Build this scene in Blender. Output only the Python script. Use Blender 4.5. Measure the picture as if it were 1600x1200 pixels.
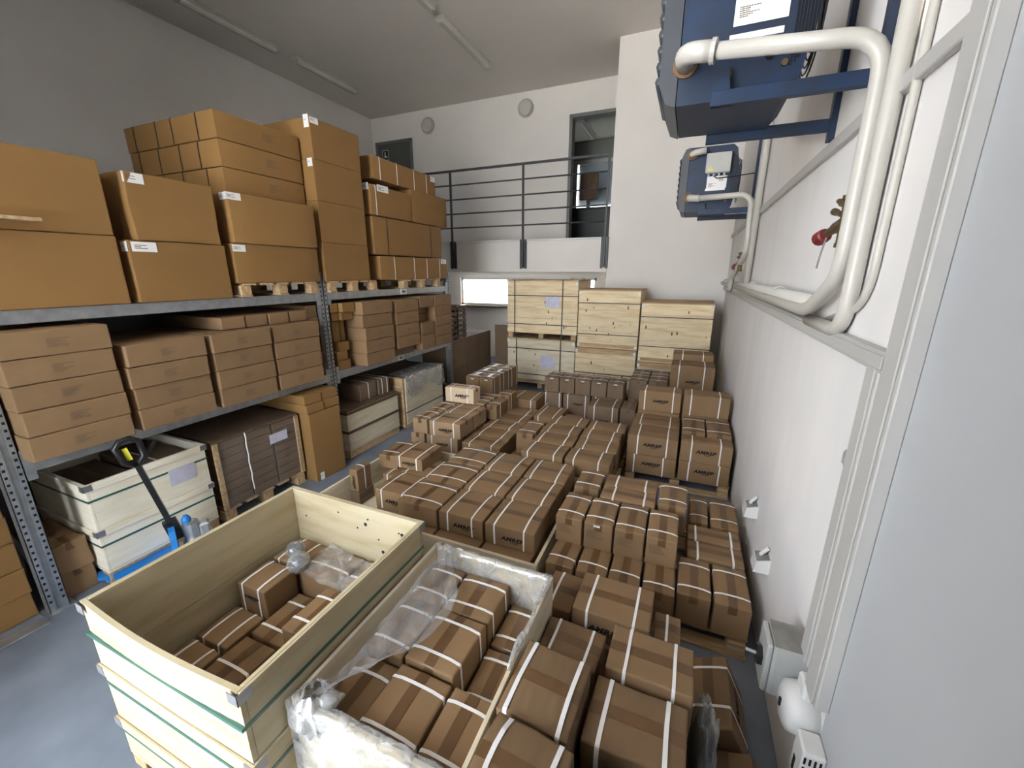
import bpy, math, random
from mathutils import Vector, Matrix, noise, Euler

rnd = random.Random(7)
for o in list(bpy.data.objects):
    bpy.data.objects.remove(o, do_unlink=True)
scene = bpy.context.scene
COL = scene.collection

# ------------------------------------------------------------------ camera
cam_d = bpy.data.cameras.new('camera')
cam_d.sensor_fit = 'HORIZONTAL'
cam_d.sensor_width = 36.0
cam_d.lens = 637.15 * 36.0 / 1600.0
cam_d.clip_start = 0.05
cam = bpy.data.objects.new('camera', cam_d)
cam.location = (0, 0, 2.3)
cam.rotation_euler = (math.pi / 2 - 0.267205, 0, 0.400688)
COL.objects.link(cam)
scene.camera = cam

# ------------------------------------------------------------------ world and light
WORLD_COL = (0.83, 0.91, 1.0, 1)
WORLD_STR = 3.4
SUN_STR = 54.0
w = bpy.data.worlds.new('sky')
scene.world = w
w.use_nodes = True
w.node_tree.nodes['Background'].inputs[0].default_value = WORLD_COL
w.node_tree.nodes['Background'].inputs[1].default_value = WORLD_STR

GX0, GX1, GZ1, GY = -7.0, -0.5, 6.0, -3.5        # the open gate behind the camera
WX0, WX1, WZ0, WZ1 = -5.9, -2.1, 1.42, 2.17      # the window under the gallery


def portal(name, loc, rot, sx, sy):
    l = bpy.data.lights.new(name, 'AREA')
    l.shape = 'RECTANGLE'
    l.size = sx
    l.size_y = sy
    l.cycles.is_portal = True
    o = bpy.data.objects.new(name, l)
    o.location = loc
    o.rotation_euler = rot
    COL.objects.link(o)


portal('gate_portal', ((GX0 + GX1) / 2, GY - 0.12, GZ1 / 2), (math.pi / 2, 0, 0), GX1 - GX0, GZ1)
portal('window_portal', ((WX0 + WX1) / 2, 10.48, (WZ0 + WZ1) / 2), (-math.pi / 2, 0, 0), WX1 - WX0, WZ1 - WZ0)

sun_d = bpy.data.lights.new('sun', 'SUN')
sun_d.energy = SUN_STR
sun_d.color = (1.0, 0.93, 0.82)
sun_d.angle = math.radians(0.6)
sun = bpy.data.objects.new('sun', sun_d)
sun.rotation_euler = (math.radians(-32), math.radians(8), 0)      # high, from behind the building
COL.objects.link(sun)

vs = scene.view_settings
vs.view_transform = 'Standard'
vs.look = 'None'
vs.gamma = 1.0
vs.use_curve_mapping = False
vs.exposure = 2.0

# ------------------------------------------------------------------ materials
MATS = {}


def new_mat(name):
    m = bpy.data.materials.new(name)
    m.use_nodes = True
    nt = m.node_tree
    return m, nt, nt.nodes['Principled BSDF']


def setin(b, k, v):
    if k in b.inputs:
        b.inputs[k].default_value = v


def mat(name, col, rough=0.6, metal=0.0, spec=0.5, var=0.0, scale=8.0, stretch=(1, 1, 1), bump=0.0, bscale=60.0,
        col2=None, objvar=0.0, detail=4.0, lo=0.35, hi=0.7):
    """procedural principled material: colour mixed by stretched noise, fine bump, per-object tint"""
    m, nt, b = new_mat(name)
    N, L = nt.nodes, nt.links
    setin(b, 'Roughness', rough)
    setin(b, 'Metallic', metal)
    setin(b, 'Specular IOR Level', spec)
    tc = N.new('ShaderNodeTexCoord')
    mp = N.new('ShaderNodeMapping')
    mp.inputs['Scale'].default_value = stretch
    L.new(tc.outputs['Object'], mp.inputs['Vector'])
    nz = N.new('ShaderNodeTexNoise')
    nz.inputs['Scale'].default_value = scale
    nz.inputs['Detail'].default_value = detail
    L.new(mp.outputs[0], nz.inputs['Vector'])
    if col2 is None:
        col2 = tuple(c * (1 - var) for c in col[:3])
    rp = N.new('ShaderNodeValToRGB')
    rp.color_ramp.elements[0].position = lo
    rp.color_ramp.elements[0].color = (*col2[:3], 1)
    rp.color_ramp.elements[1].position = hi
    rp.color_ramp.elements[1].color = (*col[:3], 1)
    L.new(nz.outputs['Fac'], rp.inputs[0])
    out = rp.outputs[0]
    if objvar > 0:
        oi = N.new('ShaderNodeObjectInfo')
        mr = N.new('ShaderNodeMapRange')
        mr.inputs[3].default_value = 1 - objvar
        mr.inputs[4].default_value = 1 + objvar
        L.new(oi.outputs['Random'], mr.inputs[0])
        hs = N.new('ShaderNodeHueSaturation')
        L.new(mr.outputs[0], hs.inputs['Value'])
        L.new(out, hs.inputs['Color'])
        out = hs.outputs[0]
    L.new(out, b.inputs['Base Color'])
    if bump > 0:
        n2 = N.new('ShaderNodeTexNoise')
        n2.inputs['Scale'].default_value = bscale
        n2.inputs['Detail'].default_value = 3
        L.new(mp.outputs[0], n2.inputs['Vector'])
        bp = N.new('ShaderNodeBump')
        bp.inputs['Strength'].default_value = bump
        bp.inputs['Distance'].default_value = 0.004
        L.new(n2.outputs['Fac'], bp.inputs['Height'])
        L.new(bp.outputs[0], b.inputs['Normal'])
    MATS[name] = m
    return m


mat('wall_paint', (0.80, 0.765, 0.73), 0.85, spec=0.2, var=0.05, scale=1.3, bump=0.05, bscale=40)
mat('wall_scuffed', (0.82, 0.79, 0.765), 0.85, spec=0.2, col2=(0.76, 0.735, 0.72), scale=2.2, stretch=(1, 1.4, .5), bump=0.06, bscale=30)
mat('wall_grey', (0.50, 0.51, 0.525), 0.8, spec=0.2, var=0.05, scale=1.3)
mat('ceiling_paint', (0.74, 0.70, 0.655), 0.9, spec=0.15, var=0.05, scale=.8)
mat('concrete', (0.215, 0.24, 0.285), 0.55, spec=0.4, col2=(0.15, 0.172, 0.21), scale=2.5, detail=8, bump=0.1, bscale=25)
mat('pavement', (0.42, 0.42, 0.42), 0.9, var=0.1, scale=1)
mat('carton', (0.265, 0.163, 0.083), 0.75, spec=0.25, var=0.10, scale=5, bump=0.10, bscale=28, objvar=0.07)
mat('carton_lit', (0.36, 0.24, 0.14), 0.75, spec=0.25, var=0.08, scale=5, bump=0.08, bscale=28, objvar=0.05)  # lighter carton copy: light on the left block's fronts put into the colour
mat('carton_pale', (0.66, 0.50, 0.34), 0.75, spec=0.25, var=0.08, scale=5, bump=0.08, bscale=28, objvar=0.05)
mat('carton_shelf', (0.275, 0.150, 0.052), 0.75, spec=0.25, var=0.08, scale=3, bump=0.06, bscale=22, objvar=0.06)
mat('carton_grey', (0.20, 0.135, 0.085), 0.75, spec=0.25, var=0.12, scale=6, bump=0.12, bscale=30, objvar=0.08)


def worn_carton():
    m = mat('carton_worn', (0.215, 0.135, 0.071), 0.75, spec=0.25, var=0.15, scale=6, objvar=0.05)
    nt = m.node_tree
    N, L = nt.nodes, nt.links
    b = N['Principled BSDF']
    tc = N.new('ShaderNodeTexCoord')
    wv = N.new('ShaderNodeTexWave')
    wv.bands_direction = 'X'
    wv.inputs['Scale'].default_value = 7
    wv.inputs['Distortion'].default_value = 5
    wv.inputs['Detail'].default_value = 2
    L.new(tc.outputs['Object'], wv.inputs['Vector'])
    bp = N.new('ShaderNodeBump')
    bp.inputs['Strength'].default_value = 0.3
    bp.inputs['Distance'].default_value = 0.004
    L.new(wv.outputs['Fac'], bp.inputs['Height'])
    L.new(bp.outputs[0], b.inputs['Normal'])


worn_carton()
mat('tape', (0.145, 0.075, 0.030), 0.35, spec=0.5, var=0.12, scale=14, stretch=(1, 1, 1), bump=0.08, bscale=18)
mat('strap_white', (0.86, 0.84, 0.82), 0.4, var=0.05, scale=20)
mat('strap_black', (0.02, 0.02, 0.02), 0.4)
mat('strap_green', (0.045, 0.13, 0.10), 0.35, var=0.1)
mat('ink', (0.025, 0.022, 0.02), 0.8, spec=0.1)
mat('ink_soft', (0.17, 0.115, 0.075), 0.8, spec=0.1)
mat('paper', (0.82, 0.81, 0.80), 0.7, var=0.05)
mat('paper_lilac', (0.62, 0.60, 0.72), 0.6, var=0.15, scale=12)
mat('plywood', (0.86, 0.71, 0.47), 0.7, spec=0.3, col2=(0.72, 0.54, 0.31), scale=3.0, stretch=(1, 1, 7), detail=6, bump=0.08, bscale=20, objvar=0.07, lo=.3, hi=.58)
mat('plywood_yellow', (0.49, 0.415, 0.275), 0.7, spec=0.3, col2=(0.41, 0.325, 0.19), scale=2.5, stretch=(1, 1, 6), detail=6, bump=0.08, bscale=20, objvar=0.05, lo=.3, hi=.58)
mat('plywood_white', (0.86, 0.80, 0.66), 0.7, spec=0.3, col2=(0.76, 0.68, 0.50), scale=2.5, stretch=(1, 1, 6), detail=6, bump=0.08, bscale=20, objvar=0.04, lo=.3, hi=.58)
mat('plywood_pale', (0.72, 0.64, 0.48), 0.7, spec=0.3, col2=(0.60, 0.50, 0.34), scale=2.5, stretch=(1, 1, 6), detail=6, bump=0.08, bscale=20, objvar=0.05, lo=.3, hi=.58)
mat('pine', (0.60, 0.43, 0.25), 0.75, spec=0.25, col2=(0.42, 0.27, 0.14), scale=4, stretch=(1, 8, 8), detail=5, bump=0.1, bscale=25, objvar=0.1)
mat('wood_dark', (0.14, 0.085, 0.05), 0.8, var=0.3, scale=8)
mat('knot', (0.20, 0.11, 0.05), 0.8, var=0.3, scale=10)
mat('galvanised', (0.47, 0.50, 0.53), 0.42, metal=0.75, var=0.25, scale=14, bump=0.03)
mat('galvanised_dull', (0.40, 0.42, 0.44), 0.5, metal=0.6, var=0.25, scale=10)
mat('bracket_steel', (0.33, 0.33, 0.35), 0.5, metal=0.7, var=0.2)
mat('hole', (0.01, 0.01, 0.012), 0.9)
mat('rail_steel', (0.075, 0.075, 0.078), 0.5, metal=0.3, var=0.15)
mat('door_grey', (0.09, 0.095, 0.088), 0.5, var=0.08)
mat('frame_grey', (0.16, 0.165, 0.155), 0.5, var=0.1)
mat('window_white', (0.72, 0.72, 0.70), 0.5, var=0.03)
mat('enamel', (0.54, 0.515, 0.465), 0.35, var=0.05, scale=3)
mat('trunking', (0.50, 0.485, 0.465), 0.5, var=0.03, scale=2)
mat('plastic_white', (0.76, 0.75, 0.73), 0.4, var=0.04)
mat('plastic_grey', (0.45, 0.45, 0.43), 0.45, var=0.08)
mat('dusty_grey', (0.30, 0.285, 0.26), 0.9, var=0.35, scale=14)
mat('lamp_housing', (0.46, 0.44, 0.40), 0.4, var=0.06)
mat('lamp_cover', (0.58, 0.56, 0.51), 0.25, var=0.05)
mat('heater_blue', (0.020, 0.040, 0.090), 0.45, spec=0.35, col2=(0.022, 0.032, 0.055), scale=6, bump=0.03)
mat('heater_dark', (0.055, 0.060, 0.070), 0.45, var=0.15, scale=5)
mat('black_plastic', (0.012, 0.012, 0.013), 0.35)
mat('brass', (0.23, 0.165, 0.085), 0.45, metal=0.7, var=0.4, scale=30)
mat('red_plastic', (0.22, 0.02, 0.02), 0.45, var=0.2)
mat('jack_blue', (0.02, 0.21, 0.60), 0.35, var=0.15, scale=9)
mat('aluminium', (0.62, 0.64, 0.67), 0.3, metal=0.85, var=0.15, scale=20)
mat('yellow', (0.85, 0.78, 0.05), 0.5)
mat('office_grey', (0.23, 0.24, 0.23), 0.8, var=0.05)
mat('office_white', (0.72, 0.74, 0.70), 0.8, var=0.03)
mat('blind_blue', (0.30, 0.38, 0.46), 0.6, var=0.08)
mat('dark_content', (0.03, 0.035, 0.05), 0.5, var=0.3)
mat('plaster_grey', (0.40, 0.39, 0.38), 0.9, var=0.2, scale=20)


def plastic_film(name, lo, hi, scale):
    m = bpy.data.materials.new(name)
    m.use_nodes = True
    nt = m.node_tree
    N, L = nt.nodes, nt.links
    for n in list(N):
        N.remove(n)
    out = N.new('ShaderNodeOutputMaterial')
    tr = N.new('ShaderNodeBsdfTransparent')
    tr.inputs[0].default_value = (0.95, 0.95, 0.95, 1)
    df = N.new('ShaderNodeBsdfDiffuse')
    df.inputs[0].default_value = (0.62, 0.62, 0.62, 1)
    gl = N.new('ShaderNodeBsdfGlossy')
    gl.inputs['Roughness'].default_value = 0.16
    tc = N.new('ShaderNodeTexCoord')
    nz = N.new('ShaderNodeTexNoise')
    nz.inputs['Scale'].default_value = scale
    nz.inputs['Detail'].default_value = 5
    nz.inputs['Distortion'].default_value = 1.2
    L.new(tc.outputs['Object'], nz.inputs['Vector'])
    bp = N.new('ShaderNodeBump')
    bp.inputs['Strength'].default_value = 0.8
    bp.inputs['Distance'].default_value = 0.02
    L.new(nz.outputs['Fac'], bp.inputs['Height'])
    L.new(bp.outputs[0], gl.inputs['Normal'])
    L.new(bp.outputs[0], df.inputs['Normal'])
    m1 = N.new('ShaderNodeMixShader')
    m1.inputs[0].default_value = 0.35
    L.new(df.outputs[0], m1.inputs[1])
    L.new(gl.outputs[0], m1.inputs[2])
    mr = N.new('ShaderNodeMapRange')
    mr.inputs[1].default_value = 0.35
    mr.inputs[2].default_value = 0.7
    mr.inputs[3].default_value = lo
    mr.inputs[4].default_value = hi
    L.new(nz.outputs['Fac'], mr.inputs[0])
    m2 = N.new('ShaderNodeMixShader')
    L.new(mr.outputs[0], m2.inputs[0])
    L.new(tr.outputs[0], m2.inputs[1])
    L.new(m1.outputs[0], m2.inputs[2])
    L.new(m2.outputs[0], out.inputs[0])
    MATS[name] = m


plastic_film('film', 0.16, 0.6, 9)
plastic_film('film_clear', 0.02, 0.2, 5)
plastic_film('film_thick', 0.25, 0.8, 11)

m_, nt_, b_ = new_mat('window_glass')
setin(b_, 'Base Color', (0.95, 0.98, 1, 1))
setin(b_, 'Roughness', 0.05)
setin(b_, 'Alpha', 0.12)
MATS['window_glass'] = m_


# ------------------------------------------------------------------ mesh helpers
class MB:
    def __init__(s):
        s.v, s.f = [], []

    def add(s, vs, fs):
        k = len(s.v)
        s.v += [tuple(p) for p in vs]
        s.f += [tuple(i + k for i in f) for f in fs]
        return s

    def box(s, x0, x1, y0, y1, z0, z1, c=0.0):
        if c <= 0:
            return s.add([(x0, y0, z0), (x1, y0, z0), (x1, y1, z0), (x0, y1, z0), (x0, y0, z1), (x1, y0, z1), (x1, y1, z1), (x0, y1, z1)],
                         [(0, 3, 2, 1), (4, 5, 6, 7), (0, 1, 5, 4), (1, 2, 6, 5), (2, 3, 7, 6), (3, 0, 4, 7)])
        c = min(c, (x1 - x0) * .45, (y1 - y0) * .45, (z1 - z0) * .45)
        vs, idx = [], {}
        X, Y, Z = (x0, x1), (y0, y1), (z0, z1)
        sg = (1, -1)
        for i in range(2):
            for j in range(2):
                for k in range(2):
                    cx, cy, cz = X[i], Y[j], Z[k]
                    ix, iy, iz = cx + sg[i] * c, cy + sg[j] * c, cz + sg[k] * c
                    idx[i, j, k, 0] = len(vs); vs.append((cx, iy, iz))
                    idx[i, j, k, 1] = len(vs); vs.append((ix, cy, iz))
                    idx[i, j, k, 2] = len(vs); vs.append((ix, iy, cz))
        fs = []

        def quad(a, b, c_, d, n):
            p = [Vector(vs[q]) for q in (a, b, c_, d)]
            nn = (p[1] - p[0]).cross(p[2] - p[0])
            fs.append((a, b, c_, d) if nn.dot(n) > 0 else (d, c_, b, a))
        for i in range(2):
            n = Vector((-sg[i], 0, 0))
            quad(idx[i, 0, 0, 0], idx[i, 1, 0, 0], idx[i, 1, 1, 0], idx[i, 0, 1, 0], n)
            n = Vector((0, -sg[i], 0))
            quad(idx[0, i, 0, 1], idx[1, i, 0, 1], idx[1, i, 1, 1], idx[0, i, 1, 1], n)
            n = Vector((0, 0, -sg[i]))
            quad(idx[0, 0, i, 2], idx[1, 0, i, 2], idx[1, 1, i, 2], idx[0, 1, i, 2], n)
        for a in range(2):
            for b in range(2):
                quad(idx[a, b, 0, 0], idx[a, b, 0, 1], idx[a, b, 1, 1], idx[a, b, 1, 0], Vector((-sg[a], -sg[b], 0)))
                quad(idx[a, 0, b, 0], idx[a, 0, b, 2], idx[a, 1, b, 2], idx[a, 1, b, 0], Vector((-sg[a], 0, -sg[b])))
                quad(idx[0, a, b, 1], idx[0, a, b, 2], idx[1, a, b, 2], idx[1, a, b, 1], Vector((0, -sg[a], -sg[b])))
        for i in range(2):
            for j in range(2):
                for k in range(2):
                    t = (idx[i, j, k, 0], idx[i, j, k, 1], idx[i, j, k, 2])
                    p = [Vector(vs[q]) for q in t]
                    nn = (p[1] - p[0]).cross(p[2] - p[0])
                    fs.append(t if nn.dot(Vector((-sg[i], -sg[j], -sg[k]))) > 0 else t[::-1])
        return s.add(vs, fs)

    def tube(s, pts, r, n=12, caps=True):
        pts = [Vector(p) for p in pts]
        rings = []
        up = None
        for i, p in enumerate(pts):
            if i == 0:
                t = pts[1] - pts[0]
            elif i == len(pts) - 1:
                t = pts[-1] - pts[-2]
            else:
                t = (pts[i + 1] - p).normalized() + (p - pts[i - 1]).normalized()
            t.normalize()
            if up is None:
                up = Vector((0, 0, 1)) if abs(t.z) < .9 else Vector((1, 0, 0))
            a = up - t * up.dot(t)
            a.normalize()
            up = a
            b = t.cross(a)
            rr = r[i] if isinstance(r, (list, tuple)) else r
            rings.append([p + (a * math.cos(2 * math.pi * k / n) + b * math.sin(2 * math.pi * k / n)) * rr for k in range(n)])
        vs = [q for ring in rings for q in ring]
        fs = []
        for i in range(len(pts) - 1):
            for k in range(n):
                k2 = (k + 1) % n
                fs.append((i * n + k, i * n + k2, (i + 1) * n + k2, (i + 1) * n + k))
        if caps:
            fs.append(tuple(range(n))[::-1])
            fs.append(tuple((len(pts) - 1) * n + k for k in range(n)))
        return s.add(vs, fs)

    def bar(s, p0, p1, w, h):
        """rectangular bar between two points, w across (horizontal), h the other way"""
        p0, p1 = Vector(p0), Vector(p1)
        t = (p1 - p0).normalized()
        up = Vector((0, 0, 1)) if abs(t.z) < .95 else Vector((0, 1, 0))
        a = t.cross(up).normalized() * w / 2
        b = a.cross(t).normalized() * h / 2
        vs = [p + sa * a + sb * b for p in (p0, p1) for sa, sb in ((-1, -1), (1, -1), (1, 1), (-1, 1))]
        return s.add(vs, [(3, 2, 1, 0), (4, 5, 6, 7), (0, 1, 5, 4), (1, 2, 6, 5), (2, 3, 7, 6), (3, 0, 4, 7)])

    def prism(s, poly, axis, a0, a1):
        """polygon extruded along an axis; poly in the two other axes' order"""
        def P(u, v, a):
            return {'x': (a, u, v), 'y': (u, a, v), 'z': (u, v, a)}[axis]
        n = len(poly)
        vs = [P(u, v, a0) for u, v in poly] + [P(u, v, a1) for u, v in poly]
        fs = [tuple(range(n)), tuple(range(n, 2 * n))[::-1]] + [(i, i + n, (i + 1) % n + n, (i + 1) % n) for i in range(n)]
        return s.add(vs, fs)

    def grid(s, fn, nu, nv):
        vs = [fn(i / nu, j / nv) for i in range(nu + 1) for j in range(nv + 1)]
        fs = [(i * (nv + 1) + j, (i + 1) * (nv + 1) + j, (i + 1) * (nv + 1) + j + 1, i * (nv + 1) + j + 1) for i in range(nu) for j in range(nv)]
        return s.add(vs, fs)

    def blob(s, c, rx, ry, rz, amp=0.15, nu=14, nv=10, seed=0, freq=2.0):
        vs, fs = [], []
        for j in range(nv + 1):
            th = math.pi * j / nv
            for i in range(nu):
                ph = 2 * math.pi * i / nu
                d = Vector((math.sin(th) * math.cos(ph), math.sin(th) * math.sin(ph), math.cos(th)))
                k = 1 + amp * noise.noise(d * freq + Vector((seed * 7.3, seed, 0)))
                vs.append((c[0] + d.x * rx * k, c[1] + d.y * ry * k, c[2] + d.z * rz * k))
        for j in range(nv):
            for i in range(nu):
                i2 = (i + 1) % nu
                fs.append((j * nu + i, (j + 1) * nu + i, (j + 1) * nu + i2, j * nu + i2))
        return s.add(vs, fs)

    def build(s, name, m, parent=None, smooth=False, recalc=False, loc=None):
        me = bpy.data.meshes.new(name)
        me.from_pydata(s.v, [], s.f)
        if recalc:
            import bmesh
            bm = bmesh.new()
            bm.from_mesh(me)
            bmesh.ops.recalc_face_normals(bm, faces=bm.faces)
            bm.to_mesh(me)
            bm.free()
        me.materials.append(MATS[m])
        if smooth:
            for p in me.polygons:
                p.use_smooth = True
        return link(name, me, parent, loc)


def link(name, me, parent=None, loc=None):
    o = bpy.data.objects.new(name, me)
    COL.objects.link(o)
    if parent is not None:
        o.parent = parent
    if loc is not None:
        o.location = loc
    return o


LABELS = {}


def tag(o, label, cat, group=None):
    n = len(label.split())
    if not 4 <= n <= 16:
        print('LABELLEN', n, label)
    if label in LABELS and group is None:
        print('DUPLABEL', label)
    LABELS[label] = 1
    o['label'] = label
    o['category'] = cat
    if group:
        o['group'] = group
    return o


def thing(name, label, cat, loc=(0, 0, 0), rot=(0, 0, 0), group=None):
    o = bpy.data.objects.new(name, None)
    o.empty_display_size = 0.05
    COL.objects.link(o)
    o.location = loc
    o.rotation_euler = rot
    return tag(o, label, cat, group)


def struct(name, mb, m, parent=None, label=None, **k):
    o = mb.build(name, m, parent, **k)
    if parent is None:
        o['kind'] = 'structure'
        if label:
            o['label'] = label
    return o


def arc(p0, p1, p2, r, n=6):
    """rounded corner at p1 from p0 towards p2"""
    p0, p1, p2 = Vector(p0), Vector(p1), Vector(p2)
    a = (p0 - p1).normalized()
    b = (p2 - p1).normalized()
    out = []
    for i in range(n + 1):
        t = i / n
        out.append((p1 + a * r) * (1 - t) ** 2 + p1 * 2 * t * (1 - t) + (p1 + b * r) * t ** 2)
    return out


# ------------------------------------------------------------------ printed text meshes
def text_mesh(lines, name):
    """lines: (text, size, x, y, shear, offset, spacing)"""
    vs, fs = [], []
    for txt, size, x, y, shear, off, sx in lines:
        cu = bpy.data.curves.new('t', 'FONT')
        cu.body = txt
        cu.size = size
        cu.shear = shear
        cu.offset = off
        cu.space_character = 1.08
        cu.align_x = 'CENTER'
        cu.resolution_u = 2
        ob = bpy.data.objects.new('t', cu)
        COL.objects.link(ob)
        dg = bpy.context.evaluated_depsgraph_get()
        dg.update()
        me = ob.evaluated_get(dg).to_mesh()
        k = len(vs)
        vs += [(v.co.x * sx + x, 0.0, v.co.y + y) for v in me.vertices]
        fs += [tuple(i + k for i in p.vertices) for p in me.polygons]
        bpy.data.objects.remove(ob, do_unlink=True)
        bpy.data.curves.remove(cu)
    me = bpy.data.meshes.new(name)
    me.from_pydata(vs, [], fs)
    me.materials.append(MATS['ink'])
    return me


# lies in the XZ plane facing -Y, about 1 unit wide
LOGO = text_mesh([('AMREP', 0.30, 0, -0.06, 0.22, 0.014, 1.2), ('FITNESS', 0.095, 0.10, -0.17, 0.22, 0.003, 1.15)], 'printed_logo')
# the real width of the logo
_xs = [v.co.x for v in LOGO.vertices]
LOGO_W = max(_xs) - min(_xs)


def print_block(seed, rows=6, w=1.0, rh=0.09):
    r = random.Random(seed)
    mb = MB()
    for i in range(rows):
        x = 0.0
        L = w * r.uniform(.45, 1.0) if i else w
        while x < L - .03:
            d = min(r.uniform(.05, .16), L - x)
            z = -i * rh
            mb.add([(x, 0, z), (x + d, 0, z), (x + d, 0, z + rh * .5), (x, 0, z + rh * .5)], [(0, 1, 2, 3)])
            x += d + .025
    me = bpy.data.meshes.new('printed_text')
    me.from_pydata(mb.v, [], mb.f)
    me.materials.append(MATS['ink_soft'])
    return me


PRINTS = [print_block(i) for i in range(4)]
SMALLPRINTS = [print_block(10 + i, 3, 1.0, .14) for i in range(3)]

FACE_ROT = {'front': (0, 0, 0), 'right': (0, 0, math.pi / 2), 'left': (0, 0, -math.pi / 2), 'back': (0, 0, math.pi)}

# ------------------------------------------------------------------ cartons


def carton(label, x0, x1, y0, y1, z0, z1, m='carton', straps=None, tape=None, logo=None, text=None, stickers=(), bulge=.008,
           rz=None, rx=0, ry=0, group=None, name='carton', gap=.004, strapmat='strap_white', rough=.0025, strapw=.013, crush=0.0,
           smallprint=False):
    gap = max(gap, .0045) if m == 'carton_shelf' else max(gap, .0065)
    W, D, H = x1 - x0 - 2 * gap, y1 - y0 - 2 * gap, z1 - z0 - .002
    if rz is None:
        rz = math.radians(rnd.uniform(-.8, .8))
    t = thing(name, label, 'box', ((x0 + x1) / 2, (y0 + y1) / 2, z0 + .001), (rx, ry, rz), group)
    sd = Vector((rnd.uniform(0, 90), rnd.uniform(0, 90), rnd.uniform(0, 90)))
    e = .003
    SX, SY, SZ = ([-1, -1 + 2 * .004 / L_, -1 + 2 * .011 / L_, -.5, 0, .5, 1 - 2 * .011 / L_, 1 - 2 * .004 / L_, 1] for L_ in (W, D, H))

    def S(u, v, q):
        """u,v,q in -1..1 on the cube surface -> local point"""
        x, y, z = u * W / 2, v * D / 2, (q + 1) / 2 * H
        au, av, aq = abs(u), abs(v), abs(q)
        if au > .99 and av > .99:
            x -= math.copysign(e * .6, u); y -= math.copysign(e * .6, v)
        if aq > .99 and (au > .99 or av > .99):
            z -= math.copysign(e * .7, q)
            if au > .99:
                x -= math.copysign(e * .5, u)
            if av > .99:
                y -= math.copysign(e * .5, v)
        if q > .999 or (q > 0 and False):
            z += bulge * (1 - u ** 4) * (1 - v ** 4)
            if crush:
                z -= crush * max(0, noise.noise(Vector((u * 1.3, v * 1.3, 0)) + sd))
        else:
            pass
        d = noise.noise_vector(Vector((x, y, z)) * 5 + sd) * rough
        return Vector((x + d.x, y + d.y, z + d.z))
    mb = MB()
    ids = {}

    def vid(i, j, k):
        if (i, j, k) not in ids:
            ids[i, j, k] = len(mb.v)
            mb.v.append(tuple(S(SX[i], SY[j], SZ[k])))
        return ids[i, j, k]
    n = 8
    for a in range(n):
        for b in range(n):
            mb.f += [(vid(a, b, n), vid(a + 1, b, n), vid(a + 1, b + 1, n), vid(a, b + 1, n)),
                     (vid(a, b, 0), vid(a, b + 1, 0), vid(a + 1, b + 1, 0), vid(a + 1, b, 0)),
                     (vid(a, 0, b), vid(a + 1, 0, b), vid(a + 1, 0, b + 1), vid(a, 0, b + 1)),
                     (vid(a, n, b), vid(a, n, b + 1), vid(a + 1, n, b + 1), vid(a + 1, n, b)),
                     (vid(0, a, b), vid(0, a, b + 1), vid(0, a + 1, b + 1), vid(0, a + 1, b)),
                     (vid(n, a, b), vid(n, a + 1, b), vid(n, a + 1, b + 1), vid(n, a, b + 1))]
    mb.build('carton_body', m, t, smooth=True)

    def ribbon(nm, mt, axis, frac, width, off, closed, drop=.06, thick=.0016):
        # a band over the carton: axis 'y' runs front to back at x = frac, 'x' runs side to side
        c = frac * 2 - 1
        K = 6
        path = []
        qs = [-1 + 2 * i / K for i in range(K + 1)]
        if closed:
            up = [(-1, q) for q in qs[:-1]]
            dn = [(1, q) for q in qs[::-1][1:]]
        else:
            qd = 1 - 2 * drop / H
            up = [(-1, qd)]
            dn = [(1, qd)]
        top = [(s_, 1) for s_ in (-1, -.97, -.6, -.2, .2, .6, .97, 1)]
        path = up + top + dn
        pts = []
        for s_, q in path:
            u, v = (c, s_) if axis == 'y' else (s_, c)
            p = S(u, v, q)
            cz = Vector((0, 0, 0))
            if q > .99:
                cz.z = 1
            if abs(s_) > .99:
                if axis == 'y':
                    cz.y = s_
                else:
                    cz.x = s_
            cz.normalize() if cz.length > 0 else None
            pts.append((p, cz))
        if closed:
            pts.append((S(*((c, .9) if axis == 'y' else (.9, c)), -1), Vector((0, 0, 0))))
            pts.append((S(*((c, -.9) if axis == 'y' else (-.9, c)), -1), Vector((0, 0, 0))))
        wd = Vector((1, 0, 0)) if axis == 'y' else Vector((0, 1, 0))
        r = MB()
        vv = []
        for p, nn in pts:
            for sgn, o_ in ((-1, 0), (1, 0), (1, 1), (-1, 1)):
                vv.append(p + wd * (sgn * width / 2) + nn * (off + o_ * thick))
        ff = []
        np_ = len(pts)
        rng = range(np_) if closed else range(np_ - 1)
        for i in rng:
            i2 = (i + 1) % np_
            for k in range(4):
                k2 = (k + 1) % 4
                ff.append((i * 4 + k, i * 4 + k2, i2 * 4 + k2, i2 * 4 + k))
        r.add(vv, ff)
        r.build(nm, mt, t)
    if tape:
        ribbon('tape', 'tape', tape, .5, min(.05, .28 * (W if tape == 'y' else D)), .0012, False, drop=min(.055, H * .4), thick=.0006)
    if straps:
        for fr in straps[1]:
            ribbon('strap', strapmat, straps[0], fr + rnd.uniform(-.03, .03), strapw, .0022, True)

    def facepoint(face, fu, fz, off):
        z = fz * H
        if face == 'front':
            return (-W / 2 + fu * W, -D / 2 - off, z)
        if face == 'right':
            return (W / 2 + off, -D / 2 + fu * D, z)
        if face == 'left':
            return (-W / 2 - off, D / 2 - fu * D, z)
    if logo:
        for face, fu, fz, wd in ([logo] if isinstance(logo[0], str) else logo):
            o = link('printed_logo', LOGO, t, facepoint(face, fu, fz, .0035))
            o.rotation_euler = FACE_ROT[face]
            o.scale = (wd / LOGO_W,) * 3
    if text:
        face, fu, fz, wd = text[:4]
        o = link('printed_text', rnd.choice(SMALLPRINTS if smallprint else PRINTS), t, facepoint(face, fu, fz, .003))
        o.rotation_euler = FACE_ROT[face]
        o.scale = (wd,) * 3
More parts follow.
